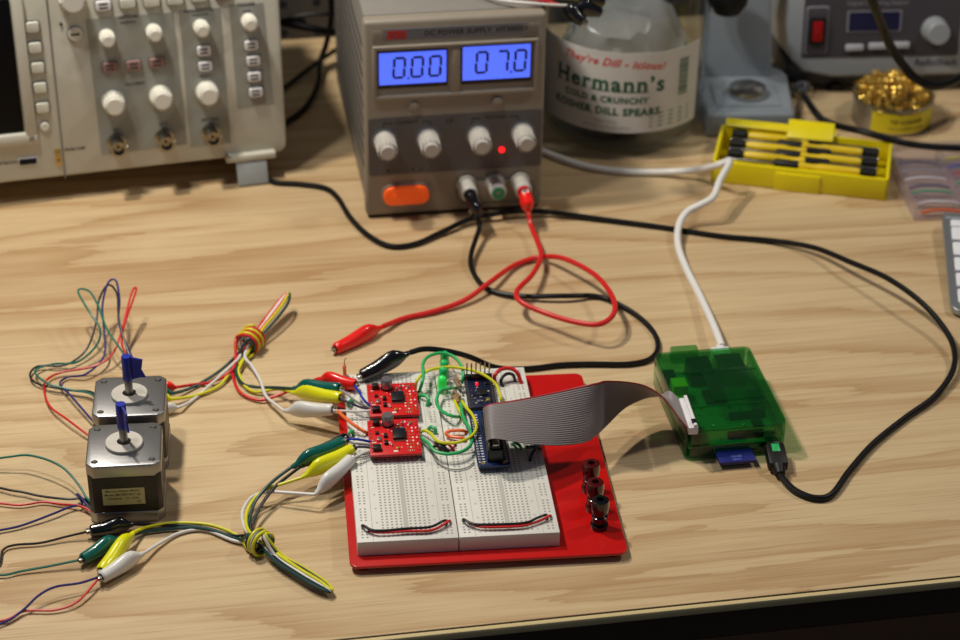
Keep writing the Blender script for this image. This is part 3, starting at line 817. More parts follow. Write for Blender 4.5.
cols = ['worange', 'wjgreen', 'wpurple', 'wwhite', 'wyellow', 'wred', 'wjblue', 'wgrey']
nms = {'worange': 'orange', 'wjgreen': 'green', 'wpurple': 'purple', 'wwhite': 'white', 'wyellow': 'yellow', 'wred': 'red', 'wjblue': 'blue', 'wgrey': 'grey'}
for i in range(14):
    cl = ['worange', 'worange', 'wwhite', 'wgrey', 'wjgreen', 'wgrey', 'wpurple', 'wjgreen', 'wwhite', 'wred', 'wgrey', 'wjblue', 'wpurple', 'wyellow'][i]
    yy = 6 + i * 6.1 + (1.5 if i % 5 == 4 else 0); x0 = 6 + 36 * (i % 2)
    if abs(yy - 30) < 2.2 or abs(yy - 60) < 2.2: yy += 2.6
    pts = [BXF.M @ Vector((x0, yy, 3.2)), BXF.M @ Vector((x0 + 10, yy + 0.6, 5)), BXF.M @ Vector((x0 + 22, yy - 0.4, 5)), BXF.M @ Vector((x0 + 30, yy, 3.2))]
    o = MB().tube(pts, 1.2, cl, 6).build('jumper_wire')
    tag(o, '%s jumper wire inside the clear plastic box, %s from its near side' % (nms[cl], ['nearest', 'second', 'third', 'fourth', 'fifth', 'sixth', 'seventh', 'eighth', 'ninth', 'tenth', 'eleventh', 'twelfth', 'thirteenth', 'fourteenth'][i]), 'wire', 'jumper wires in the clear box')

# ------------------------------------------------------------------ keyboard
ka = P(950.5, 313, 4); KF = Frame(ka.x, ka.y, 0, math.radians(-7))
kb = thing('keyboard', 'slim aluminium keyboard with white keys at the right edge', 'keyboard', KF)
KX = Matrix.Rotation(math.radians(3.5), 4, 'X')
b = MB(); b.prism(rrect(280, 120, 8, 6, 140, 60), 2, 6.5, 'alu', 0.8, X=KX); b.cyl((2, 116, 7.5), 7, 276, 'alu', 'x', X=None); b.build('body', kb)
random.seed(1)
for r_ in range(6):
    x = 5.0; yy = 9 + r_ * 19 if r_ < 5 else 9 + 5 * 19 - 2
    hh = 15.6 if r_ < 5 else 8
    k_i = 0
    while x < 100:
        wk = [25, 35, 29, 25, 15.8, 15.8][r_] if k_i == 0 else 15.8
        k = MB(); k.prism(rrect(wk, hh, 2, 3, x + wk / 2, yy + hh / 2 - 1), 6.6, 8.2, 'key', 0.4, X=KX); k.build('key', kb)
        x += wk + 3.2; k_i += 1

# ------------------------------------------------------------------ alligator clips
def clip(parent, neck, tip, mt, size=1.0, jaw=True, up_=None, label=None, open_jaw=False):
    """rubber booted clip from its wire neck to its jaw tip (world mm)"""
    n_, t_ = Vector(neck), Vector(tip); ax = (t_ - n_); L = ax.length; ax.normalize()
    upv = Vector((0, 0, 1)) if up_ is None else Vector(up_); sd = upv.cross(ax).normalized(); u = ax.cross(sd).normalized()
    # s, half width, half height, lift
    st = [(0, 1.0, 1.0, 0), (0.04, 1.5, 1.5, 0), (0.1, 1.7, 1.8, 0), (0.18, 2.5, 3.6, 0.4), (0.28, 3.2, 5.1, 0.8), (0.38, 3.6, 5.5, 0.8), (0.52, 3.8, 5.0, 0.4), (0.7, 3.7, 4.1, 0), (0.88, 3.5, 3.6, 0), (0.97, 3.4, 3.4, 0), (1.0, 2.6, 2.6, 0), (0.99, 2.1, 2.1, 0), (0.9, 2.0, 2.0, 0)]
    mb = MB(); seg = 20; vs = []; fs = []
    for (s, hw, hh, lf) in st:
        c = n_ + ax * (L * s) + u * lf * size
        for k in range(seg):
            a = 2 * math.pi * k / seg; vs.append(c + sd * math.cos(a) * hw * size + u * math.sin(a) * hh * size)
    for i in range(len(st) - 1):
        for k in range(seg):
            k2 = (k + 1) % seg; fs.append([i * seg + k, i * seg + k2, (i + 1) * seg + k2, (i + 1) * seg + k])
    fs.append(list(range(seg))); fs.append([(len(st) - 1) * seg + k for k in range(seg)])
    mb.add(vs, fs, mt)
    o = mb.build('clip_boot', parent); lab(o, label) if label else None
    if parent is not None and parent.type == 'MESH' or parent is not None:
        pass
    if jaw:
        j = MB(); X = Matrix((( ax.x, sd.x, u.x, t_.x), (ax.y, sd.y, u.y, t_.y), (ax.z, sd.z, u.z, t_.z), (0, 0, 0, 1)))
        for sg in (1, -1):
            j.box((-0.6 * size, 0, sg * 0.75 * size), (5.6 * size, 2.8 * size, 1.0 * size), 'steel', 0.3, X=X @ Matrix.Rotation(sg * -0.08, 4, 'Y'))
        lab(j.build('jaw', o), 'steel jaw')
    return o


def lead(name, label, cat, wire_pts, r, wmat, clips, group=None):
    """thing whose parts are the wire and its clips; world-mm geometry stored about the first wire point"""
    o0 = Vector(wire_pts[0]); o0.z = 0
    fr_ = Frame(o0.x, o0.y, 0, 0)
    root = thing(name, label, cat, fr_, group)
    MB().tube([Vector(p) - o0 for p in wire_pts], r, wmat, 10, 7).build('wire', root)
    for (nk, tp, mt, size, lb_) in clips:
        clip(root, Vector(nk) - o0, Vector(tp) - o0, mt, size, label=lb_)
    return root


# big bench leads from the supply
tb, tg, tr_ = TERM
bk_n, bk_t = P(479, 225, 22), P(472, 190, 33)
bk_t = Vector((tb.x + 1, tb.y - 3, tb.z)); bk_n = P(478.5, 219, 16)
b2_n, b2_t = P(410, 352.5, 27), P(361, 376, 19)
lead('test_lead', 'thick black test lead clipped to the supply and the breadboard', 'test lead',
     [bk_n, P(479, 229, 10), P(471, 255, 6), P(473, 272, 3), P(488, 289, 2.2), P(520, 296, 3), P(565, 296, 4.5), P(600, 297, 2), P(632, 312, 2), P(652, 330, 2), P(658, 347, 2), P(650, 359, 2),
      P(628, 364, 2), P(590, 364, 2), P(560, 365, 2), P(535, 368, 2), P(510, 369, 3), P(491, 366, 9), P(470, 357, 18), P(447, 351, 25), P(425, 349, 28), b2_n], 1.75, 'black',
     [(bk_n, bk_t, 'cblack', 1.3, 'black clip on the supply post'), (b2_n, b2_t, 'cblack', 1.15, 'black clip above the breadboard')])
rd_n = P(528.5, 213, 14); rd_t = Vector((tr_.x + 1, tr_.y - 3, tr_.z))
r2_n, r2_t = P(383, 326.5, 4.5), P(335, 349, 4)
lead('test_lead', 'thick red test lead clipped to the supply with its other clip loose on the desk', 'test lead',
     [rd_n, P(531, 226, 8), P(538, 243, 8), P(541, 257, 9), P(532, 275, 12), P(517, 291, 14), P(521, 302, 14), P(545, 313, 12), P(575, 322, 14), P(600, 324, 16), P(614, 313, 17), P(612, 296, 17), P(595, 275, 15), P(565, 259, 12), P(541, 257, 4),
      P(515, 265, 3), P(490, 282, 6.8), P(465, 300, 4), P(435, 311, 2.5), P(405, 318, 2), r2_n], 1.75, 'wred',
     [(rd_n, rd_t, 'cred', 1.3, 'red clip on the supply post'), (r2_n, r2_t, 'cred', 1.1, 'red clip loose on the desk')])


def single(name, label, cat, pts, r, m, group=None, seg=10):
    return tag(MB().tube([p if isinstance(p, Vector) else P(*p) for p in pts], r, m, seg, 7).build(name), label, cat, group)


# ------------------------------------------------------------------ red plate and breadboards
BF = Frame(-63.9, 883.2, 0, 0.1104)
pl = thing('mounting_plate', 'glossy red metal plate carrying the breadboards and binding posts', 'plate', BF)
PLZ = 5.6
b = MB(); b.prism(rrect(151, 179, 5, 6, 71, 80.5), PLZ - 1.8, PLZ, 'plate', 0.5); b.build('plate', pl)
for x in (3, 139):
    for y in (0, 160): lab(MB().cyl((x, y, 0), 5, PLZ - 1.9, 'blackp').build('rubber_foot', pl), 'black rubber foot')
for i, (px, py, mt) in enumerate(((590, 490, 'postr'), (594, 509, 'postr'), (599, 527, 'postb'))):
    c = BF.z(px, py, PLZ); T = Matrix.Translation((c.x, c.y, PLZ)); k = MB()
    k.lathe([(4.9, 0), (5.0, 1), (5.0, 2.6), (3.4, 3), (3.4, 4.4), (4.4, 5), (4.4, 8), (3.4, 8.6), (3.4, 10), (4.7, 11), (5.1, 15), (4.7, 18.5), (3.4, 19), (2, 19), (2, 16)], mt, T, 28)
    lab(k.build('binding_post', pl), {'postr': 'dark red binding post', 'postb': 'black binding post'}[mt])
BZ = 15.0
PX = 2.54
for bi in range(2):
    f_ = MF(BF.M @ Matrix.Translation((bi * 55.2, 0, 0)))
    bb = thing('breadboard', 'white breadboard on the red plate, ' + ('left one carrying the red circuit boards' if bi == 0 else 'right one carrying the blue circuit boards'), 'breadboard', f_)
    b = MB(); b.box((27.35, 82.5, (PLZ + BZ) / 2), (54.7, 165, BZ - PLZ), 'bb', 0.5)
    b.box((27.35, 82.5, BZ), (2.6, 158, 0.12), 'bbd')
    for xx in (8.9, 45.8): b.box((xx, 82.5, BZ), (0.35, 164, 0.12), 'bbd')
    for row in range(63):
        y = 4.0 + row * PX
        for colx in [14.65 + k * PX for k in range(5)] + [29.9 + k * PX for k in range(5)]:
            b.add([(colx - .55, y - .55, BZ + .04), (colx + .55, y - .55, BZ + .04), (colx + .55, y + .55, BZ + .04), (colx - .55, y + .55, BZ + .04)], [[0, 1, 2, 3]], 'bbh')
        if row % 6 != 5:
            for colx in (3.2, 5.74, 49.0, 51.5):
                b.add([(colx - .55, y - .55, BZ + .04), (colx + .55, y - .55, BZ + .04), (colx + .55, y + .55, BZ + .04), (colx - .55, y + .55, BZ + .04)], [[0, 1, 2, 3]], 'bbh')
        if row % 5 == 0:
            for colx in (11.6, 43.0): b.box((colx, y, BZ), (1.2, 1.1, 0.12), 'bbd')
    b.build('block', bb)
    # bus legend marks
    # red strain wires near the front
W_G = 'jumper wires on the breadboard'
single('jumper_wire', 'black jumper wire across the front of the left breadboard', 'wire', [(362.3, 526.5, BZ - 1), (363, 525.5, BZ + 3), (372, 530, BZ + 3), (385, 530.5, BZ + 3), (407.5, 528.5, BZ + 3), (430, 527, BZ + 3), (443, 521, BZ + 3.4), (447, 520.5, BZ - 1)], 0.75, 'wblack')
single('jumper_wire', 'red jumper wire across the front of the left breadboard', 'wire', [(368, 531, BZ - 1), (370, 530.5, BZ + 1.5), (379, 532.5, BZ + 2), (407.5, 531.2, BZ + 2), (432, 530, BZ + 2), (448, 521.5, BZ + 2.4), (450, 521, BZ - 1)], 0.75, 'wred')
single('jumper_wire', 'black jumper wire across the front of the right breadboard', 'wire', [(463, 521, BZ - 1), (464, 519.5, BZ + 3), (473.7, 524, BZ + 3), (491.5, 524.5, BZ + 3), (523.7, 523, BZ + 3), (537, 518, BZ + 3.4), (544.7, 515, BZ + 3), (547, 515, BZ - 1)], 0.75, 'wblack')
single('jumper_wire', 'red jumper wire across the front of the right breadboard', 'wire', [(469, 524, BZ - 1), (471, 523, BZ + 2), (479, 526.5, BZ + 2), (500, 527, BZ + 2), (523.7, 525.5, BZ + 2), (540, 520.5, BZ + 2), (549, 516, BZ + 2.4), (551, 516, BZ - 1)], 0.75, 'wred')
single('jumper_wire', 'red arched jumper wire at the back right corner of the breadboards', 'wire', [(496, 385, BZ - 1), (494.5, 376, BZ + 6), (501, 369.5, BZ + 8), (509.7, 368.4, BZ + 8), (517.4, 372.8, BZ + 6), (521.5, 385, BZ - 1)], 1.2, 'wred')
single('jumper_wire', 'black arched jumper wire inside the red arched one', 'wire', [(503, 388, BZ - 1), (501, 380, BZ + 4), (506.4, 374, BZ + 6), (513, 375, BZ + 5), (515.5, 383, BZ - 1)], 1.0, 'wblack')
# ------------------------------------------------------------------ red motor driver boards
random.seed(21)


def driver(corners, z, label):
    q = [P(a, b_, z) for a, b_ in corners]      # BL, BR, FR, FL in the picture: far-left, far-right, near-right, near-left
    ax = (q[2] - q[3]); yaw = 0.1104
    w_ = ((q[2] - q[3]).length + (q[1] - q[0]).length) / 2; d_ = ((q[1] - q[2]).length + (q[0] - q[3]).length) / 2
    f_ = Frame(q[3].x, q[3].y, 0, yaw)
    t = thing('motor_driver_board', label, 'circuit board', f_)
    b = MB(); b.box((w_ / 2, d_ / 2, z), (w_, d_, 1.6), 'pcbr', 0.2)
    random.seed(21)
    for i in range(10):
        for xx in ((w_ * 0.74), (w_ * 0.80), (w_ * 0.86), (w_ * 0.94)):
            if random.random() < 0.8: b.box((xx, 3 + i * (d_ - 6) / 9, z + 0.82), (0.9, 1.3, 0.12), 'silk' if random.random() < 0.5 else 'gold')
    for i in range(22):
        b.box((random.uniform(1.5, w_ * 0.7), random.uniform(1.5, d_ - 1.5), z + 0.82), (random.uniform(0.6, 2.6), random.uniform(0.4, 0.7), 0.1), 'silk')
    b.box((w_ * 0.5, 3, z + 0.82), (2.4, 1.6, 0.12), 'silk'); b.box((w_ * 0.8, 3, z + 0.82), (1.6, 1.2, 0.12), 'silk')
    b.build('board', t)
    c = MB(); c.box((w_ * 0.60, d_ * 0.52, z + 2), (w_ * 0.26, d_ * 0.27, 2), 'chip', 0.2)
    for i in range(7):
        for sg in (-1, 1): c.box((w_ * 0.60 - w_ * 0.11 + i * w_ * 0.037, d_ * 0.52 + sg * d_ * 0.155, z + 1.2), (0.5, 1.4, 0.5), 'solder')
    c.build('driver_chip', t)
    c = MB(); c.lathe([(3.6, 0), (3.6, 1.2)], 'chip', Matrix.Translation((w_ * 0.40, d_ * 0.84, z + 0.8)), 24); c.lathe([(3.2, 1), (3.4, 2), (3.4, 6.6), (3.0, 7.2)], 'cap', Matrix.Translation((w_ * 0.40, d_ * 0.84, z + 0.8)), 24)
    lab(c.build('capacitor', t), 'silvery round capacitor')
    for (fx, fy, sx_, sy_, hz, mt) in ((0.17, 0.86, 4.0, 3.4, 3, 'chip'), (0.14, 0.14, 4.6, 3.6, 3, 'chip'), (0.17, 0.60, 2.2, 2.0, 1.2, 'chip'), (0.33, 0.5, 2.2, 2.6, 2, 'chip'), (0.33, 0.3, 2.2, 2.6, 2, 'chip'), (0.2, 0.42, 2.4, 3.2, 1.4, 'solder'),
                                       (0.60, 0.76, 1.4, 1.6, 2.4, 'solder'), (0.68, 0.82, 1.4, 1.6, 2.4, 'solder'), (0.44, 0.24, 1.2, 1.0, 1, 'solder'), (0.54, 0.14, 2.0, 1.4, 1.4, 'gold'), (0.08, 0.4, 1.0, 1.6, 0.8, 'solder'), (0.84, 0.84, 1.8, 1.6, 1.2, 'cap'), (0.66, 0.68, 1.6, 2.4, 2.0, 'cap')):
        c = MB(); c.box((w_ * fx, d_ * fy, z + 0.8 + hz / 2), (sx_, sy_, hz), mt, 0.2); c.build('component', t)
    for (xx) in (w_ - 1.3, 1.3):
        c = MB(); c.box((xx, d_ / 2, z - 2.1), (2.4, d_ - 3, 2.4), 'chip', 0.2)
        for i in range(9): c.box((xx, 3 + i * (d_ - 6) / 8, z - 2.0), (0.6, 0.6, 7.4), 'solder')
        c.build('pin_header', t)
    return t, f_, w_, d_


ZD = BZ + 4.8
driver([(366.3, 385.5), (415.4, 382.5), (419.2, 414), (369.7, 417.5)], ZD, 'small red circuit board with chip and capacitor, farther of the two red ones')
driver([(366.3, 422), (417, 419), (421.8, 454), (370.4, 456.5)], ZD, 'small red circuit board with chip and capacitor, nearer of the two red ones')
# ------------------------------------------------------------------ navy controller board and blue breakout
q = [P(a, b_, ZD) for a, b_ in ((465, 378.5), (492, 375), (496, 404), (469, 408.5))]
yaw = 0.1104
w_, d_ = (q[2] - q[3]).length, (q[0] - q[3]).length
f_ = Frame(q[3].x, q[3].y, 0, yaw)
mc = thing('microcontroller_board', 'small navy circuit board with six upright header pins', 'circuit board', f_)
b = MB(); b.box((w_ / 2, d_ / 2, ZD), (w_, d_, 1.4), 'pcbn', 0.2)
random.seed(4)
for i in range(11):
    for xx in (1.2, w_ - 1.2): b.cyl((xx, 2.4 + i * (d_ - 4) / 11, ZD + 0.7), 0.6, 0.1, 'gold', seg=8)
for i in range(30): b.box((random.uniform(2.6, w_ - 2.6), random.uniform(2, d_ - 5), ZD + 0.78), (random.uniform(0.4, 1.4), random.uniform(0.3, 0.9), 0.12), 'silk' if i % 2 else 'solder')
b.build('board', mc)
c = MB(); c.box((w_ / 2 + 0.8, d_ * 0.46, ZD + 1.3), (6.4, 6.4, 1.2), 'chip', 0.15, X=None); c.build('main_chip', mc)
for (fx, fy, sx_, sy_, mt, nm) in ((0.42, 0.74, 1.4, 1.4, 'led_r', 'indicator_light'), (0.4, 0.16, 2.6, 1.8, 'solder', 'reset_button'), (0.72, 0.2, 2.2, 3, 'gold', 'component'), (0.24, 0.36, 1.6, 2.6, 'chip', 'component'), (0.75, 0.75, 2.4, 2.8, 'chip', 'component')):
    c = MB(); c.box((w_ * fx, d_ * fy, ZD + 1.3), (sx_, sy_, 1.3), mt, 0.2); c.build(nm, mc)
c = MB(); c.box((w_ / 2, d_ - 2, ZD + 2.2), (w_, 2.6, 3), 'chip', 0.2)
for i in range(6): c.box((1.6 + i * (w_ - 3.2) / 5, d_ - 1.8, ZD + 7.4), (0.8, 0.8, 9), 'solder', 0)
c.build('pin_header', mc)
for xx in (1.2, w_ - 1.2):
    c = MB(); c.box((xx, d_ / 2, ZD - 2), (2.2, d_ - 2, 2.4), 'chip', 0.2)
    for i in range(11): c.box((xx, 2.4 + i * (d_ - 4) / 11, ZD - 1), (0.6, 0.6, 6), 'solder')
    c.build('pin_header', mc)

q = [P(a, b_, ZD - 0.5) for a, b_ in ((470.5, 411), (501, 407), (510, 464), (478, 467.5))]
yaw = 0.1104
w_, d_ = (q[2] - q[3]).length, (q[0] - q[3]).length - 1
f_ = Frame(q[3].x, q[3].y, 0, yaw); KB_F = f_; zk = ZD - 0.5
kbk = thing('breakout_board', 'long blue circuit board under the grey ribbon cable', 'circuit board', f_)
b = MB(); b.prism(rrect(w_, d_, 2, 4, w_ / 2, d_ / 2), zk - 0.8, zk + 0.8, 'pcbb', 0.15)
for i in range(19):
    for xx in (1.6, w_ - 1.6): b.cyl((xx, 4 + i * (d_ - 6) / 19, zk + 0.8), 0.75, 0.1, 'silk', seg=8); b.box((xx + (2.2 if xx < 5 else -2.2), 4 + i * (d_ - 6) / 19, zk + 0.84), (1.6, 0.9, 0.1), 'silk')
for xx in (3.2, w_ - 3.2): b.cyl((xx, 2.6, zk + 0.8), 1.3, 0.12, 'gold', seg=14)
b.build('board', kbk)
for xx in (1.6, w_ - 1.6):
    c = MB(); c.box((xx, d_ / 2, zk - 1.9), (2.2, d_ - 4, 2.2), 'chip', 0.2)
    for i in range(19): c.box((xx, 4 + i * (d_ - 6) / 19, zk - 1), (0.6, 0.6, 5), 'solder')
    c.build('pin_header', kbk)
hx = w_ * 0.56; hy0, hl = 3.0, 39
c = MB(); c.box((hx, hy0 + hl / 2, zk + 1.6), (8.8, hl, 2.2), 'chip', 0.2)
for sx in (-3.9, 3.9): c.box((hx + sx, hy0 + hl / 2, zk + 5), (1.0, hl, 8), 'chip', 0.2)
for sy2 in (0.6, hl - 0.6): c.box((hx, hy0 + sy2, zk + 5), (8.8, 1.2, 8), 'chip', 0.2)
c.build('box_header', kbk)
# ------------------------------------------------------------------ ribbon cable
RBF = KB_F
hX = RBF.M
c0 = hX @ Vector((hx, 3.6, 0)); c1 = hX @ Vector((hx, hy0 + hl - 3, 0))
rb = thing('ribbon_cable', 'wide grey ribbon cable from the blue circuit board to the green case', 'cable', Frame(c0.x, c0.y, 0, 0))
o0 = Vector((c0.x, c0.y, 0))
dirb = (c1 - c0).normalized()
cn = 33.0
k = MB(); yawc = math.atan2(dirb.y, dirb.x)
mid = (c0 + c1) / 2
XC = Matrix.Translation((mid.x - o0.x, mid.y - o0.y, 0)) @ Matrix.Rotation(yawc, 4, 'Z')
k.box((0, 0, zk + 5.6), (36, 5.6, 6.6), 'blackp', 0.4, X=XC); k.box((0, 0, zk + 10.4), (35, 5.6, 2.2), 'blackp', 0.4, X=XC)
k.box((-13, 0, zk + 12.2), (10, 4.0, 1.6), 'steel', 0.7, X=XC); lab(k.build('connector', rb), 'black connector with a steel clip')
zc = zk + 9
midr = mid + Vector((0, 0, zc))
A0 = mid + dirb * (cn / 2); B0 = mid - dirb * (cn / 2)


def Zs(v, z): return Vector((v.x, v.y, z))


side = Vector((dirb.y, -dirb.x, 0))   # to the right of the header


def WID(A, Bpx, Bz): return P(Bpx[0], Bpx[1], Bz)


ctrl = [(Zs(A0 + side * 2.5, zc), Zs(B0 + side * 2.5, zc)), (Zs(A0 - side * 3, zc + 0.4), Zs(B0 - side * 3, zc + 0.4)),
        (P(486, 411, 32), P(489.5, 443, 32)), (P(483.5, 408, 36), P(487, 441, 36)), (P(490, 404.5, 40), P(496, 438.5, 39)),
        (P(520, 400.5, 42), P(524, 442, 34)), (P(556, 392.5, 45), P(556, 445, 27)), (P(585, 387, 48), P(584, 441, 21.5)), (P(598, 384.5, 50), P(597, 433, 20)),
        (P(606, 382, 50), P(606, 425, 19)), (P(625, 381.5, 48), P(625, 408, 19)), (P(645, 386, 43), P(645, 398, 20)), (P(662, 397, 36), P(660, 396, 25)), (P(676, 411, 30), P(671, 397, 28)), (P(687, 426, 26), P(678, 400, 26))]
# keep the ribbon 33 mm wide: pull both edges to the same spacing about their middle
fix = []
for A, B in ctrl:
    mdd = (A + B) / 2; d = (A - B); fix.append((mdd + d.normalized() * cn / 2, mdd - d.normalized() * cn / 2))


def cr(pts, res=6):
    q = [pts[0] * 2 - pts[1]] + pts + [pts[-1] * 2 - pts[-2]]; o = []
    for i in range(len(pts) - 1):
        p0, p1, p2, p3 = q[i:i + 4]
        for k_ in range(res):
            t = k_ / res; o.append(0.5 * ((2 * p1) + (p2 - p0) * t + (2 * p0 - 5 * p1 + 4 * p2 - p3) * t * t + (3 * p1 - p0 - 3 * p2 + p3) * t ** 3))
    return o + [pts[-1]]


EA, EB = cr([f[0] for f in fix]), cr([f[1] for f in fix])
NW = 26; SUB = 4; vs = []; fs = []; n = len(EA); NP = NW * SUB + 1
for i in range(n):
    ta = (EA[min(i + 1, n - 1)] + EB[min(i + 1, n - 1)] - EA[max(i - 1, 0)] - EB[max(i - 1, 0)]).normalized(); ac = (EB[i] - EA[i]).normalized(); nn = ta.cross(ac).normalized()
    for sgn in (1, -1):
        for j in range(NP):
            u_ = j / (NP - 1); bump = abs(math.sin(math.pi * j / SUB)) * 0.42 + 0.08
            vs.append(EA[i].lerp(EB[i], u_) + nn * bump * sgn - o0)
for i in range(n - 1):
    for j in range(NP - 1):
        a = i * 2 * NP + j; b_ = (i + 1) * 2 * NP + j
        fs.append([a, a + 1, b_ + 1, b_]); fs.append([a + NP, b_ + NP, b_ + NP + 1, a + NP + 1])
rbm = MB(); rbm.add(vs, fs, 'rib'); rbm._m('ribr')
for fi in range(len(fs)):
    if (fi // 2) % (NP - 1) < SUB: rbm.mi[fi] = 1
rbm.build('ribbon', rb, angle=80)
# white connector at the case end
pe = (ctrl[-1][0] + ctrl[-1][1]) / 2; dv = (ctrl[-1][1] - ctrl[-1][0]).normalized()
ya = math.atan2(dv.y, dv.x)
XC = Matrix.Translation((pe.x - o0.x + 1.0, pe.y - o0.y, 0)) @ Matrix.Rotation(ya, 4, 'Z')
k = MB(); k.box((0, -2.6, 23.6), (31, 5.6, 5), 'conn', 0.5, X=XC); k.box((0, -3.6, 27), (31, 2.0, 2.2), 'conn', 0.5, X=XC); k.box((-11.5, -3.4, 27.9), (4, 3, 1.0), 'chip', 0.2, X=XC); lab(k.build('connector', rb), 'white connector')

# ------------------------------------------------------------------ leds, resistors and jumper wires between the boards
for i, (px, py) in enumerate(((442, 392), (443, 383), (444, 376), (444.5, 367))):
    b0 = P(px, py, BZ); f_ = Frame(b0.x, b0.y, 0, 0)
    nm = ['lit green led at the near end of the row of four', 'green led second nearest in the row of four', 'green led third in the row of four', 'green led at the far end of the row of four'][i]
    t = thing('green_led', nm, 'led', f_)
    zz = BZ + 3
    MB().lathe([(3.0, 0), (3.0, 1), (2.7, 1.1), (2.7, 5.6), (2.4, 7), (1.5, 8), (0.3, 8.5)], 'ledlit' if i == 0 else 'ledg', Matrix.Translation((0, 0, zz)), 24).build('lens', t)
    for sx in (-1.27, 1.27): MB().cyl((sx, 0, BZ - 1), 0.3, zz - BZ + 1.2, 'solder', seg=6).build('leg', t)
for i, (a, b_) in enumerate((((449, 363, BZ + 8), (463, 388, BZ + 3)), ((449, 371, BZ + 8), (462, 391, BZ + 3)), ((446, 381, BZ + 7), (464, 402, BZ + 3)), ((446, 390, BZ + 5), (462, 405, BZ + 3)))):
    pa, pb = P(*a), P(*b_); f_ = Frame(pa.x, pa.y, 0, 0); oo = Vector((pa.x, pa.y, 0)); d = (pb - pa).normalized(); mdl = pa.lerp(pb, 0.62)
    t = thing('resistor', 'tan resistor beside the green leds, ' + ['farthest of the four', 'second farthest of the four', 'second nearest of the four', 'nearest of the four'][i], 'resistor', f_)
    MB().tube([Zs(pa, BZ - 1) - oo, pa - oo, pb - oo, Zs(pb, BZ - 1) - oo], 0.35, 'solder', 6, 5).build('lead', t)
    MB().tube([mdl - d * 3.4 - oo, mdl - d * 3 - oo, mdl - d * 1.8 - oo, mdl + d * 1.8 - oo, mdl + d * 3 - oo, mdl + d * 3.4 - oo], [0.6, 1.2, 1.0, 1.0, 1.2, 0.6], 'res', 10, raw=True).build('body', t)
z1 = BZ + 6
single('jumper_wire', 'green jumper wire looping behind the green leds', 'wire', [(419.5, 391, BZ), (422, 383, z1 + 3), (423.5, 374, z1 + 5), (423, 364, z1 + 6), (429, 356, z1 + 6), (442, 353, z1 + 6), (454, 357, z1 + 5), (462, 367, z1 + 3), (463, 378, z1), (460, 386, BZ)], 1.0, 'wjgreen')
single('jumper_wire', 'green jumper wire curving on the nearer side of the green leds', 'wire', [(456, 388, BZ), (448, 388.5, z1), (440, 391, z1), (436.5, 402, z1), (442, 411, z1), (452, 416, z1), (463, 417, BZ)], 1.0, 'wjgreen')
single('jumper_wire', 'long green jumper wire from the nearer red board to the blue board', 'wire', [(463, 400, BZ), (461, 408, z1), (464, 419, z1), (470, 430, z1 + 1), (471.5, 443, z1), (463, 451, z1), (448, 454, z1), (435, 451, z1), (428, 443, z1), (419.5, 437, BZ + 2)], 1.0, 'wjgreen')
single('jumper_wire', 'short green hook of wire beside the farther red board', 'wire', [(418, 398, BZ), (421, 395.5, BZ + 3), (426, 396, BZ + 4), (428.6, 400, BZ + 3), (427, 406, BZ)], 1.1, 'wjgreen')
single('jumper_wire', 'short green wire stub beside the nearer red board', 'wire', [(428, 430, BZ), (431, 427, BZ + 3), (435, 429, BZ + 3), (435.5, 434, BZ)], 1.1, 'wjgreen')
single('jumper_wire', 'yellow jumper wire arching behind the leds to the navy board', 'wire', [(415.4, 389, BZ + 2), (417, 381, z1 + 3), (423, 374, z1 + 4), (433, 369, z1 + 4), (450, 367, z1 + 4), (466, 369, z1 + 4), (480, 373, z1 + 5), (490, 379, z1 + 4), (497, 386, z1 + 2), (501, 399, z1), (502, 404, BZ)], 0.9, 'wyellow')
single('jumper_wire', 'yellow jumper wire curving between the nearer red board and the blue board', 'wire', [(421, 432, BZ + 2), (425, 430.5, z1 - 1), (431, 434, z1), (438, 441.5, z1), (448, 443, z1), (459, 442, z1 + 1), (471, 436.5, z1 + 2), (476.3, 428, z1 + 3), (473, 416, z1 + 3), (465.5, 406.5, z1 + 1), (461, 399, BZ)], 0.9, 'wyellow')
single('jumper_wire', 'short yellow jumper wire beside the resistors', 'wire', [(455, 396, BZ), (455, 402, z1 - 2), (459, 410, z1), (463, 418, z1 - 2), (464, 422, BZ)], 0.9, 'wyellow')
single('jumper_wire', 'orange jumper wire bent back on itself near the blue board', 'wire', [(467, 432.5, BZ), (462, 430.5, BZ + 3), (450, 431, BZ + 3), (446, 433.5, BZ + 3), (450, 436.5, BZ + 2), (462, 438, BZ + 2.5), (466, 441, BZ)], 0.95, 'worange')
for i, (m_, a, b_) in enumerate((('wred', (441, 443, BZ + 2), (453, 449, BZ + 1)), ('wred', (443, 447, BZ + 3), (455, 444, BZ + 1)), ('wblack', (433, 447, BZ + 1), (446, 451, BZ + 2)), ('wblack', (436, 443, BZ + 2), (449, 453, BZ + 1)))):
    mx = ((a[0] + b_[0]) / 2, (a[1] + b_[1]) / 2 - 3, BZ + 4)
    single('jumper_wire', '%s short jumper wire in the small tangle near the orange wire' % ['red nearer', 'red farther', 'black left', 'black right'][i], 'wire', [(a[0], a[1], BZ), a, mx, b_, (b_[0], b_[1], BZ)], 0.85, m_, 'short wires in the tangle')
single('jumper_wire', 'thin grey wire lying in front of the small wire tangle', 'wire', [(432, 452, BZ), (436, 461, BZ + 1), (450, 469, BZ + 1), (466, 468, BZ + 1), (474, 462, BZ + 1)], 0.4, 'wgrey')
single('jumper_wire', 'dark green wire below the ribbon cable', 'wire', [(525, 444, BZ), (528, 447, BZ + 5), (538, 446, BZ + 4), (541, 449, BZ)], 1.0, 'cgreen')
single('jumper_wire', 'black wire stub slanting below the ribbon cable', 'wire', [(538, 447, BZ), (535, 449, BZ + 5), (531, 456, BZ + 3), (530, 461, BZ)], 0.9, 'wblack')
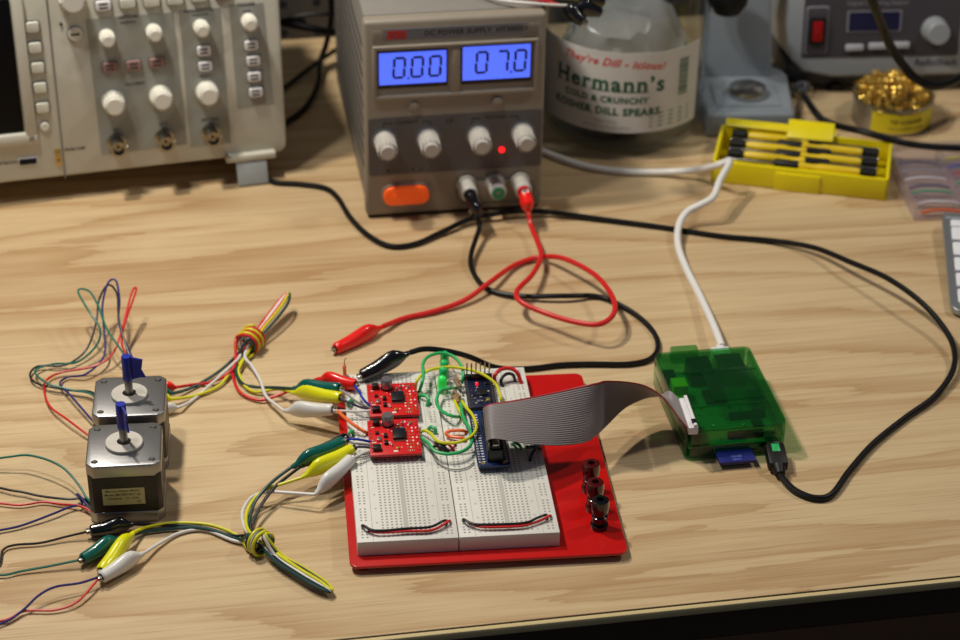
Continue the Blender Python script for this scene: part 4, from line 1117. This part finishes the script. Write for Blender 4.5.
single('jumper_wire', 'green wire stub left of the dark wires below the ribbon', 'wire', [(512, 444, BZ), (516, 443, BZ + 4), (520, 446, BZ + 3), (521, 449, BZ)], 0.9, 'wjgreen')
o = MB(); o.tube([P(345, 377, BZ - 2), P(344.6, 371, BZ + 3), P(344.3, 365, BZ + 9)], 1.1, 'worange', 8); o.tube([P(344.3, 365, BZ + 9), P(344.6, 361, BZ + 12), P(346, 358, BZ + 14)], 0.35, 'solder', 6)
tag(o.build('jumper_wire'), 'upright orange wire stub with a bare tip by the far left corner', 'wire')
single('jumper_wire', 'orange jumper wire running diagonally from the upper clips to the nearer red board', 'wire', [(338, 411, BZ + 6), (344, 417, BZ + 6), (354, 425, BZ + 6), (364, 431.5, BZ + 3), (368, 433, BZ)], 1.0, 'worange')
for (lbl, m_, pts) in (('blue wire from the red clip to the farther red board', 'wjblue', [(355, 386, 24), (359, 392, 25), (364, 400, 24), (370, 406, 21)]),
                       ('dark purple wire from the yellow clip to the farther red board', 'wpurple', [(341, 399, 22), (350, 403, 21), (360, 407, 21), (370, 409, 20)]),
                       ('grey wire from the green clip to the farther red board', 'wgrey', [(340, 390, 24), (347, 394, 26), (357, 402, 24), (370, 408, 20)]),
                       ('white wire from the white clip to the farther red board', 'wwhite', [(333, 410.5, 20), (345, 411, 20), (358, 411.5, 20), (371, 410.5, 20)]),
                       ('blue wire from the green clip to the nearer red board', 'wjblue', [(345, 440, 22), (352, 439, 24), (362, 440, 23), (371, 442, 20)]),
                       ('grey wire from the black clip to the nearer red board', 'wgrey', [(346, 441, 20), (354, 443, 23), (363, 444, 22), (372, 445, 20)]),
                       ('dark purple wire from the yellow clip to the nearer red board', 'wpurple', [(351, 449, 20), (357, 447, 22), (365, 447, 21), (372, 448, 20)]),
                       ('white wire from the white clip to the nearer red board', 'wwhite', [(351, 459, 19), (357, 456, 20), (365, 452, 20), (373, 451, 19)])):
    single('jumper_wire', lbl, 'wire', pts, 0.75, m_)
for (px, py) in ((347, 382), (349, 403), (349, 434)):
    single('jumper_wire', 'green wire stub at the left rail, ' + {382: 'near the far corner', 403: 'beside the farther red board', 434: 'beside the nearer red board'}[py], 'wire', [(px, py + 3, BZ), (px - 0.5, py, BZ + 3), (px + 3, py - 3, BZ + 3), (px + 4, py + 1, BZ)], 1.0, 'wjgreen')

# ------------------------------------------------------------------ stepper motors
def motor(cx, cy, yaw, label, flagged, flag_dir, wires, tip_wires):
    f_ = Frame(cx, cy, 0, yaw); t = thing('stepper_motor', label, 'motor', f_)
    S2 = 40.8; HM = 39
    def octo(w_, ch): h_ = w_ / 2; return [(h_ - ch, -h_), (h_, -h_ + ch), (h_, h_ - ch), (h_ - ch, h_), (-h_ + ch, h_), (-h_, h_ - ch), (-h_, -h_ + ch), (-h_ + ch, -h_)]
    b = MB(); b.prism(octo(40.0, 2.4), 7.5, HM - 7, 'mbody', 0.3); b.build('stator', t)
    b = MB(); b.prism(octo(S2, 3.6), HM - 8, HM, 'motal', 0.8)
    for sx in (-15.5, 15.5):
        for sy2 in (-15.5, 15.5):
            b.lathe([(1.9, 0), (1.5, 0.12)], 'chip', Matrix.Translation((sx, sy2, HM)), 16); b.cyl((sx, sy2, HM), 1.3, 0.5, 'steel', seg=14)
    lab(b.build('top_flange', t), 'machined aluminium flange with four screws')
    b = MB(); b.prism(octo(S2, 3.6), 0, 7.6, 'motal', 0.6); b.build('bottom_flange', t)
    b = MB(); b.lathe([(10.4, 0), (10.4, 1.9), (10.0, 2.2), (3.9, 2.2), (3.7, 0.6)], 'boss', Matrix.Translation((0, 0, HM)), 48, caps=False); b.lathe([(3.9, 0.7), (0.2, 0.7)], 'hole', Matrix.Translation((0, 0, HM)), 24, caps=False)
    b.build('pilot_boss', t)
    MB().cyl((0, 0, HM - 2), 2.3, 26, 'shaft', seg=20).build('shaft', t)
    b = MB(); b.lathe([(2.7, 0), (2.9, 0.4), (2.9, 15.5), (2.6, 16)], 'tape', Matrix.Translation((0, 0, HM + 11)), 20)
    X = Matrix.Translation((0, 0, HM + 13.2)) @ Matrix.Rotation(flag_dir, 4, 'Z')
    b.prism([(2.2, -1.6), (7.5, 0.6), (10.6, 1.0), (8.4, 5.6), (9.6, 12.6), (2.2, 13.4)], -0.5, 0.5, 'tape', X=X @ Matrix.Rotation(math.radians(90), 4, 'X'))
    lab(b.build('tape_flag', t), 'blue tape flag')
    if flagged:
        b = MB(); b.box((-1.0, -20.1, 18.2), (23, 0.4, 11), 'mlab')
        for i, (s_t, sz) in enumerate((('Mercury Stepper Motor', 1.9), ('Model: SM-42BYG011-25', 1.9), ('1.8 Deg/Step   12V   0.33A', 1.6), ('CE', 1.9))):
            b.text(s_t, sz, 'ink', XY((-1.5 if i < 3 else 7, -20.35, 22.0 - min(i, 3) * 2.5)), depth=0.03, bold=0.02)
        lab(b.build('label', t), 'pale yellow printed label')
    for (m_, pts) in wires:
        loc = [f_.I @ (p if isinstance(p, Vector) else P(*p)) for p in pts]
        MB().tube(loc, 0.68, m_, 8, 7).build('wire', t)
    return t, f_


mc1 = P(84.2, 468, 39); mf1 = Frame(mc1.x, mc1.y, 0, 0.115)
ctr1 = mf1.M @ Vector((20.7, 20.7, 0))
a = [(92, 397, 5), (71, 390, 4), (47, 383, 6), (35, 371, 4), (53, 364, 3), (77, 362, 5), (96, 346, 10), (100, 329, 18), (89, 311.5, 24), (78, 291, 26), (89, 291, 27), (98, 305.6, 26), (107, 329, 22), (123, 353, 14), (134, 372, 7), (148, 382, 4)]
blk = [(92, 395, 6), (68, 390, 3), (38.6, 384, 3), (30, 375, 3), (38.6, 366, 3), (65, 365, 3.5), (86, 350, 7), (96, 323, 17), (99, 300, 24), (108, 285, 27), (117, 294, 27), (119, 320, 22), (127.6, 350, 14), (138, 372, 7), (150, 380, 5)]
blu = [(92, 409, 8), (71, 396, 5), (60, 384, 3), (68, 377, 2), (86, 374, 4), (104, 356, 8), (104, 329, 16), (102.4, 306, 23), (108, 283, 28), (116, 281, 28), (119.5, 300, 26), (119, 323, 20), (130, 353, 13), (142, 374, 7), (152, 389, 4)]
rdw = [(93, 424, 8), (68, 420, 5), (49, 405, 3), (44.5, 384, 3), (59, 373, 3), (95, 366, 6), (113, 353, 9), (122, 329, 15), (132, 292, 24), (136, 291, 24), (125, 323, 17), (122, 344, 12), (130, 362, 9), (140, 378, 6), (152, 395, 4)]
m2 = P(90.5, 417.5, 39); mf2 = Frame(m2.x, m2.y, 0, 0.10); ctr2 = mf2.M @ Vector((20.7, 20.7, 0))
m2left = lambda dy, z: mf2.M @ Vector((1.0, dy, z))
for L_, dy, z in ((blu, 37, 4), (rdw, 25, 3)): L_[0] = m2left(dy, z)
a[0] = mf2.M @ Vector((9, 41, 4)); blk[0] = mf2.M @ Vector((11, 41, 4)); a.insert(1, (94, 396, 5)); blk.insert(1, (96, 394.5, 5))
motor(ctr2.x, ctr2.y, 0.10, 'stepper motor standing farther back, behind the labelled one', False, math.radians(-15), [('wgreen', a), ('wblack', blk), ('wblue', blu), ('wred', rdw)], None)
L1 = lambda dy, z: mf1.M @ Vector((1.0, dy, z))
wg = [L1(12, 6), (86, 497, 6), (78, 484, 9), (62, 467, 12), (38, 457, 12), (15, 456, 10), (-25, 468, 6), (-60, 520, 2), (-40, 570, 2), (0, 575, 2), (22, 571, 2), (50, 566, 3), (84, 559, 5)]
wb = [L1(10, 4), (84, 499, 4), (66, 499, 4), (40, 496, 3), (15, 491, 3), (-30, 488, 2), (-75, 530, 2), (-50, 566, 2), (-5, 566, 2), (3, 550, 2), (15, 545, 2), (40, 543, 2), (65, 537, 3), (90, 531, 5)]
wr = [L1(8, 2.5), (80, 506, 3), (60, 504, 2), (42, 502, 2), (20, 505, 2), (-30, 507, 2), (-90, 560, 2), (-60, 620, 2), (0, 621, 2), (25, 611, 2), (55, 610, 2), (78, 601, 3), (99, 578, 5)]
wl_ = [L1(9, 3.5), (84, 501, 6), (77, 494, 5), (82, 504, 3), (70, 507, 3), (50, 515, 3), (20, 526, 2), (-30, 540, 2), (-100, 590, 2), (-60, 640, 2), (0, 624, 2), (22, 611, 3), (38, 596, 6), (55, 587, 7), (80, 583, 6), (99, 577, 5.5)]
motor(ctr1.x, ctr1.y, 0.115, 'stepper motor standing in front with a pale printed label', True, math.radians(-68), [('wgreen', wg), ('wblack', wb), ('wred', wr), ('wblue', wl_)], None)


# ------------------------------------------------------------------ clip lead bundles
def knot_path(kc, axis, r_, ph, turns, zc_, span=5):
    ax = axis.normalized(); sd = Vector((-ax.y, ax.x, 0)); o = []
    n_ = int(turns * 8)
    for i in range(n_ + 1):
        t = i / n_; a_ = ph + 2 * math.pi * turns * t
        o.append(kc + ax * (span * (t - 0.5)) + sd * math.cos(a_) * r_ + Vector((0, 0, zc_ + math.sin(a_) * r_)))
    return o


def tail(kc, tip, k_off, w_, z0, ztip):
    d = tip - kc; L = d.length; ax = d.normalized(); sd = Vector((-ax.y, ax.x, 0))
    o = []
    for t in (0.25, 0.55, 0.85): o.append(kc + d * t + sd * (k_off + w_ * math.sin(t * 2.6)) + Vector((0, 0, z0 + (ztip - z0) * t)))
    o.append(tip + ax * 0 + sd * k_off * 0.4 + Vector((0, 0, ztip)))
    for t in (0.83, 0.55, 0.25): o.append(kc + d * t + sd * (k_off - w_ * math.sin(t * 2.6)) + Vector((0, 0, z0 + (ztip - z0) * t * 0.9 + 1)))
    return o


GA = 'clip leads knotted behind the farther motor'
kA = P(250, 344, 5); kA.z = 0; tA = P(288, 300, 8); tA.z = 0
cfgA = [  # name, wire mat, clip mat, first clip neck/tip, pts in, pts out, last neck/tip, knot radius
    ('red', 'wred', 'cred', (178, 387, 4), (152, 389, 4), [(190, 385, 2), (215, 381, 2.5), (234, 367, 5)], [(238, 356, 5), (232.5, 371, 3), (239, 391, 2), (258, 400, 2), (277.5, 395.5, 4), (300, 386, 9)], (317, 379, 15), (356, 384.5, 20), 5.2, 0.3, 1.8, 0.6, 1.6),
    ('dark green', 'wdgreen', 'cgreen', (174, 393, 4), (146, 392, 4), [(192, 387.5, 2), (217.5, 372.5, 2.5), (236, 356, 5)], [(241, 356, 5), (236, 371, 4), (242, 383, 3), (255, 387, 3), (275, 387.5, 6)], (292, 388.5, 11), (340, 388, 21), 4.4, 2.0, 1.2, -2.4, 2.8),
    ('yellow', 'wyellow', 'cyellow', (174, 399, 4), (146, 398, 4), [(197.5, 395, 2), (220, 385, 2), (235, 366, 4)], [(240, 366, 4), (240, 376, 3), (245, 386, 2.5), (256, 392, 2), (277.5, 389, 5)], (291, 392, 9), (341, 397.5, 19), 5.6, 4.0, 1.8, -0.8, 1.2),
    ('white', 'wwhite', 'cwhite', (180, 407, 4), (150, 412, 4), [(192, 400.5, 1.5), (210, 385, 2.5), (236, 361, 6)], [(245, 354, 6), (252, 366, 5), (260, 380, 4), (266, 396, 5), (275, 404, 6)], (284, 411, 8), (333, 409.5, 17), 3.4, 5.2, 0.7, 0.6, 0.6)]
for (nm, wm, cm, n1, t1, pin, pout, n2, t2, kr, ph, tn_, ko, tw) in cfgA:
    p1n, p1t = P(*n1), P(*t1); p2n, p2t = P(*n2), P(*t2)
    pts = [p1n] + [P(*p) for p in pin] + knot_path(kA, tA - kA, kr * 1.35, ph, tn_ + 0.8, 7.5, 12) + tail(kA, tA, ko, tw, 5, 13) + [P(*p) for p in pout] + [p2n]
    lead('clip_lead', '%s lead with booted clips knotted between the farther motor and the breadboard' % nm, 'clip lead', pts, 0.95, wm, [(p1n, p1t, cm, 0.72, '%s clip by the farther motor' % nm), (p2n, p2t, cm, 1.0, '%s clip at the breadboard' % nm)], 'clip leads knotted behind the motors')
kB = P(260, 547, 4); kB.z = 0; tB = P(331, 593, 3); tB.z = 0
cfgB = [
    ('black', 'wblack', 'cblack', (134, 524, 4.5), (90, 531, 5), [(160, 525, 2), (200, 527, 2), (235, 536, 3)], [(252, 532, 5), (254, 520, 6), (262, 504, 8), (274, 488, 10), (288, 476, 12)], (300, 467, 15), (347, 437, 21), 4.6, 0.4, 1.6, 0.4, 2.8),
    ('dark green', 'wdgreen', 'cgreen', (121, 538, 5), (82, 559.5, 5), [(150, 531, 2), (200, 528, 2.5), (238, 539, 3)], [(250, 533, 5), (250, 518, 6), (255, 502, 8), (265, 489, 11), (278, 477, 13)], (291, 467.5, 15), (344, 441, 22), 5.4, 2.2, 1.2, -1.8, 2.0),
    ('yellow', 'wyellow', 'cyellow', (134, 532, 7), (101, 571, 6), [(148, 527, 3), (175, 523, 2.2), (210, 525, 2.2), (238, 536, 3)], [(251, 534, 6), (246, 518, 6), (252, 502, 7), (265, 490, 9), (285, 483, 11)], (302, 477.5, 13), (353, 448.5, 20), 5.8, 4.0, 2.0, 2.4, 1.6),
    ('white', 'wwhite', 'cwhite', (144, 553, 5), (101, 577.5, 5.5), [(160, 543, 2.5), (180, 533, 1.5), (205, 530, 1.5), (235, 541, 2)], [(249, 534, 5), (243, 522, 5), (243, 510, 6), (252, 497, 7), (268, 492, 8), (292, 493, 9)], (315, 494.5, 10), (352, 458, 19), 5.2, 5.4, 0.8, -0.6, 0.8)]
for (nm, wm, cm, n1, t1, pin, pout, n2, t2, kr, ph, tn_, ko, tw) in cfgB:
    p1n, p1t = P(*n1), P(*t1); p2n, p2t = P(*n2), P(*t2)
    pts = [p1n] + [P(*p) for p in pin] + knot_path(kB, tB - kB, kr * 1.15, ph, tn_ + 0.6, 7.2, 9) + tail(kB, tB, ko, tw, 4, 4) + [P(*p) for p in pout] + [p2n]
    lead('clip_lead', '%s lead with booted clips knotted in front, left of the red plate' % nm, 'clip lead', pts, 0.95, wm, [(p1n, p1t, cm, 1.0, '%s clip in front of the motors' % nm), (p2n, p2t, cm, 1.0, '%s clip at the breadboard' % nm)], 'clip leads knotted in front')

# ------------------------------------------------------------------ green case with its computer board
GF = Frame(120.5, 984, 0, math.radians(9.6))
GW, GD, GH = 60, 84, 22
gc = thing('green_case', 'translucent green plastic case housing a small circuit board', 'case', GF)


def shell(name, z0, z1, top, parent):
    b = MB(); t_ = 1.6
    b.prism(rrect(GW, GD, 4, 5, GW / 2, GD / 2), (z1 - t_) if top else z0, z1 if top else z0 + t_, 'case', 0.6)
    for (c, d) in (((GW / 2, 0.8, 0), (GW - 5, t_, 0)), ((GW / 2, GD - 0.8, 0), (GW - 5, t_, 0)), ((0.8, GD / 2, 0), (t_, GD - 5, 0)), ((GW - 0.8, GD / 2, 0), (t_, GD - 5, 0))):
        zz0, zz1 = (z0, z1 - t_) if top else (z0 + t_, z1)
        b.box((c[0], c[1], (zz0 + zz1) / 2), (d[0] if d[0] else t_, d[1] if d[1] else t_, zz1 - zz0), 'case', 0.4)
    if top:
        b.box((GW / 2, 22, z1 + 0.3), (GW - 12, 1.2, 0.7), 'case', 0.2); b.box((GW / 2 + 4, GD - 26, z1 + 0.4), (GW - 14, 1.4, 0.9), 'case', 0.2)
        b.box((20, GD + 3, z1 - 5), (17, 7, 10), 'case', 1.2)
        b.box((38, 44, z1 + 0.3), (30, 34, 0.8), 'case', 0.3)
    return b.build(name, parent)


lab(shell('case_bottom', 1.0, 10.5, False, gc), 'translucent green lower shell'); lab(shell('case_lid', 10.9, GH, True, gc), 'translucent green lid')
bd = thing('computer_board', 'green computer board seen inside the translucent green case', 'circuit board', MF(GF.M @ Matrix.Translation((0, 0, 0))))
b = MB(); b.box((GW / 2, GD / 2, 7.5), (55.5, 79, 1.6), 'pcbg', 0.2)
random.seed(12)
for i in range(70): b.box((random.uniform(5, GW - 5), random.uniform(5, GD - 6), 8.35), (random.uniform(0.6, 2.4), random.uniform(0.6, 2.0), 0.5), random.choice(('silk', 'solder', 'gold', 'chip')))
b.build('board', bd)
for nm, c, d, mt, lb_ in (('main_chip', (30, 50, 9.6), (13, 13, 2.6), 'chip', None), ('usb_port', (26, 72, 13.8), (14, 17, 11.5), 'chip', 'dark usb socket block'), ('network_port', (45, 71.5, 14), (16.5, 19, 11), 'tin', 'metal network socket'), ('network_chip', (34, 62, 9.4), (8, 8, 2), 'chip', None),
                          ('video_port', (53.5, 42, 11), (9, 15, 5), 'tin', None), ('audio_jack', (5.5, 66, 13), (8, 11, 9), 'chip', None), ('video_jack', (8.5, 53, 14.2), (9, 10, 12), 'yg', 'yellow video jack'), ('video_jack_sleeve', (8.5, 45.5, 11), (6, 5, 6), 'yg', None),
                          ('camera_connector', (44, 27, 10.4), (22, 3, 4.2), 'chip', None), ('display_connector', (38, 8, 10.4), (22, 3, 4.2), 'chip', None), ('card_socket', (31, 12, 5.2), (27, 20, 2.6), 'tin', None), ('power_port', (52, 6, 9.6), (8, 6, 3), 'tin', None),
                          ('pin_header', (7.2, 19, 11.5), (5, 33, 6.5), 'chip', 'black pin header'), ('regulator', (48, 20, 9.8), (6, 6, 3), 'chip', None)):
    b = MB(); b.box(c, d, mt, 0.5); o = b.build(nm, bd)
    if lb_: lab(o, lb_)
for i, (dx, mt) in enumerate(((0, 'tape_y'), (0, 'tape_y'), (0, 'led_r'))):
    b = MB(); b.box((8.5, 78.5 - i * 2.6 - 2, 8.9), (1.6, 1.2, 1.2), mt, 0.2); b.build('indicator_light', bd)
k = MB(); k.box((0, 0, 0), (22, 32, 2.1), 'sd', 0.4)
k.text('16GB', 3, 'sdt', Matrix.Translation((0, -11, 1.1)), depth=0.02); k.text('SDHC', 2, 'sdt', Matrix.Translation((0, -14, 1.1)), depth=0.02)
Xs = GF.M @ Matrix.Translation((28.8, 5.0, 4.2)); k.v = [Xs @ v for v in k.v]
tag(k.build('memory_card'), 'blue memory card sticking out of the front of the green case', 'memory card')

# ------------------------------------------------------------------ cables
up_t = GF.M @ Vector((52.3, 1.0, 9.0)); up_n = P(780, 474, 4)
fr_ = Frame(up_t.x, up_t.y, 0, 0); uo = Vector((up_t.x, up_t.y, 0))
uc = thing('usb_cable', 'thin black power cable plugged into the front of the green case', 'cable', fr_)
pts = [up_n, P(784, 480, 3.5), P(796, 491, 2.5), P(815, 498, 2.2), P(832, 494, 2.2), P(850, 470, 2.2), P(874, 443, 2.2), P(905, 418, 2.2), P(935, 396, 3), P(953, 370, 5), P(953, 345, 8), P(938, 320, 12), P(915, 297, 16), P(885, 277, 16), P(850, 262, 12), P(815, 248, 7), P(775, 241, 3),
       P(720, 236, 2), P(660, 227, 2), P(600, 219, 2.5), P(548, 212, 4), P(520, 211, 6), P(500, 213, 6), P(470, 219, 5), P(440, 233, 3), P(415, 244, 2.2), P(390, 246, 2.2), P(368, 235, 2.2), P(350, 217, 2.2), P(338, 198, 2.2), P(325, 188, 2.2), P(300, 184, 2.2), P(274, 182, 2.2), P(264, 174, 2.2), P(250, 164, 2.2), P(225, 155, 2.2)]
MB().tube([p - uo for p in pts], 1.9, 'black', 10, 7).build('cable', uc)
d = (up_t - up_n); L = d.length; ax = d.normalized(); sdv = Vector((ax.y, -ax.x, 0)).normalized(); u = sdv.cross(ax)
X = Matrix(((sdv.x, ax.x, u.x, up_t.x - uo.x), (sdv.y, ax.y, u.y, up_t.y - uo.y), (sdv.z, ax.z, u.z, up_t.z), (0, 0, 0, 1)))
k = MB(); k.box((0, -13, 0), (11.5, 17, 7.5), 'blackp', 1.6, X=X); k.tube([X @ Vector((0, -21, 0)), X @ Vector((0, -27, 0)), X @ Vector((0, -L - 1, 0))], [4.4, 3.0, 2.2], 'blackp', 12, raw=True); k.box((0, -9, 3.75), (4.6, 6, 0.4), 'wjgreen', 0.1, X=X)
pg = k.build('plug', uc); lab(pg, 'black micro plug with a small green mark')
MB().box((0, -2, 0), (7, 5, 2), 'steel', 0.4, X=X).build('plug_tip', pg)
# white network cable
nt_ = GF.M @ Vector((45, 84, 12))
wpts_ = [P(722, 347, 12), P(713, 324, 10), P(699, 294, 6), P(686, 268, 4), P(678, 245, 5), P(679, 225, 8), P(687, 212, 12), P(700, 205, 16), P(713, 197, 20), P(720, 180, 24), P(730, 161, 27), P(718, 165, 24), P(695, 170, 10), P(665, 172, 4), P(630, 172, 2.7), P(595, 168, 2.6), P(565, 160, 2.6), P(545, 146, 2.6), P(533, 125, 2.6)]
no = Vector((nt_.x, nt_.y, 0)); nc = thing('network_cable', 'white network cable from the green case past the yellow case', 'cable', Frame(no.x, no.y, 0, 0))
MB().tube([p - no for p in wpts_[:-2]] + [PF.M @ Vector((PW + 11, 92, 2.6)) - no, PF.M @ Vector((PW + 7, 150, 2.6)) - no], 2.5, 'white', 12, 7).build('cable', nc)
k = MB(); XN = Matrix.Translation((0, 0, 12)) @ Matrix.Rotation(math.radians(9.6), 4, 'Z'); k.box((-0.5, 4, 0), (11.6, 14, 8), 'conn', 1, X=XN); k.box((-0.5, 6, 4.6), (5, 10, 1.2), 'conn', 0.4, X=XN); lab(k.build('plug', nc), 'clear white network plug')
# cords of the soldering station
single('iron_cord', 'thick black cord hanging in front of the soldering station display', 'cord', [P(862, -25, 175), P(873, 3, 150), P(882, 25, 125), P(890, 45, 104), P(903, 65, 84), P(915, 78, 72), P(932, 86, 62), P(950, 83, 56), P(975, 70, 52), P(1010, 60, 50)], 3.3, 'black', seg=12)
single('iron_cord', 'black cord running from the metal plug behind the yellow case', 'cord', [conn_w, P(812, 108, 17), P(822, 119, 16), P(838, 126, 16), P(860, 131, 21), P(885, 138, 20), P(910, 144, 17), P(935, 147, 17), P(965, 148, 18), P(1010, 148, 18)], 2.6, 'black', seg=12)
# dark cables behind, between scope and supply
single('power_cable', 'thick black cable drooping across the pegboard', 'cable', [DF.M @ Vector((-250, 740, 40)), P(275, 22, 40), P(285, 23, 45), P(310, 28, 42), P(330, 32, 36), P(350, 30, 30), P(372, 26, 20)], 3.2, 'black')
single('power_cable', 'thin black cable hanging down the gap beside the oscilloscope', 'cable', [P(331, -12, 70), P(331, 20, 42), P(326, 45, 22), P(320, 62, 12), P(318, 85, 6), P(305, 108, 3), P(284, 124, 3), P(262, 140, 3), P(240, 150, 3)], 2.2, 'black')
single('power_cable', 'thin black cable rising behind the oscilloscope towards the supply', 'cable', [P(268, 95, 3), P(285, 87, 3), P(305, 72, 5), P(325, 57, 9), P(345, 45, 14), P(362, 38, 18)], 1.9, 'black')
single('power_cable', 'thin black cable lying level across the pegboard', 'cable', [P(270, 24, 42), P(285, 20, 48), P(305, 15, 52), P(330, 14, 52), P(350, 14, 48), P(375, 15, 40)], 1.6, 'black')

# ------------------------------------------------------------------ test clips lying on the supply
zt = PH
th_ = [('black', 'cblack', (596, 3), (566, 2)), ('black', 'cblack', (588, 18), (566, 10))]
for i, (pa, pb, wp) in enumerate((((574, 6), (600, 12), [(470, -10), (500, 0), (540, 4)]), ((562, 6), (584, 22), [(480, -14), (510, -4), (545, 1)]), ((578, -1), (602, 2), [(500, -16), (530, -7), (556, -3)]))):
    P1, P2 = P(pa[0], pa[1], zt - 2), P(pb[0], pb[1], zt - 10)
    base = [P(x, y, zt + 3) for x, y in wp]
    lead('hook_lead', ['black hook clip lead lying on the supply, lowest clip', 'black hook clip lead hanging nearest the supply corner', 'black hook clip lead lying on the supply, topmost clip'][i] if i else 'black hook clip lead on the supply with a white wire', 'clip lead', base + [P1], 1.0, ['wwhite', 'wred', 'wyellow'][i], [(P1, P2, 'cblack', 1.15, 'black hook clip')])
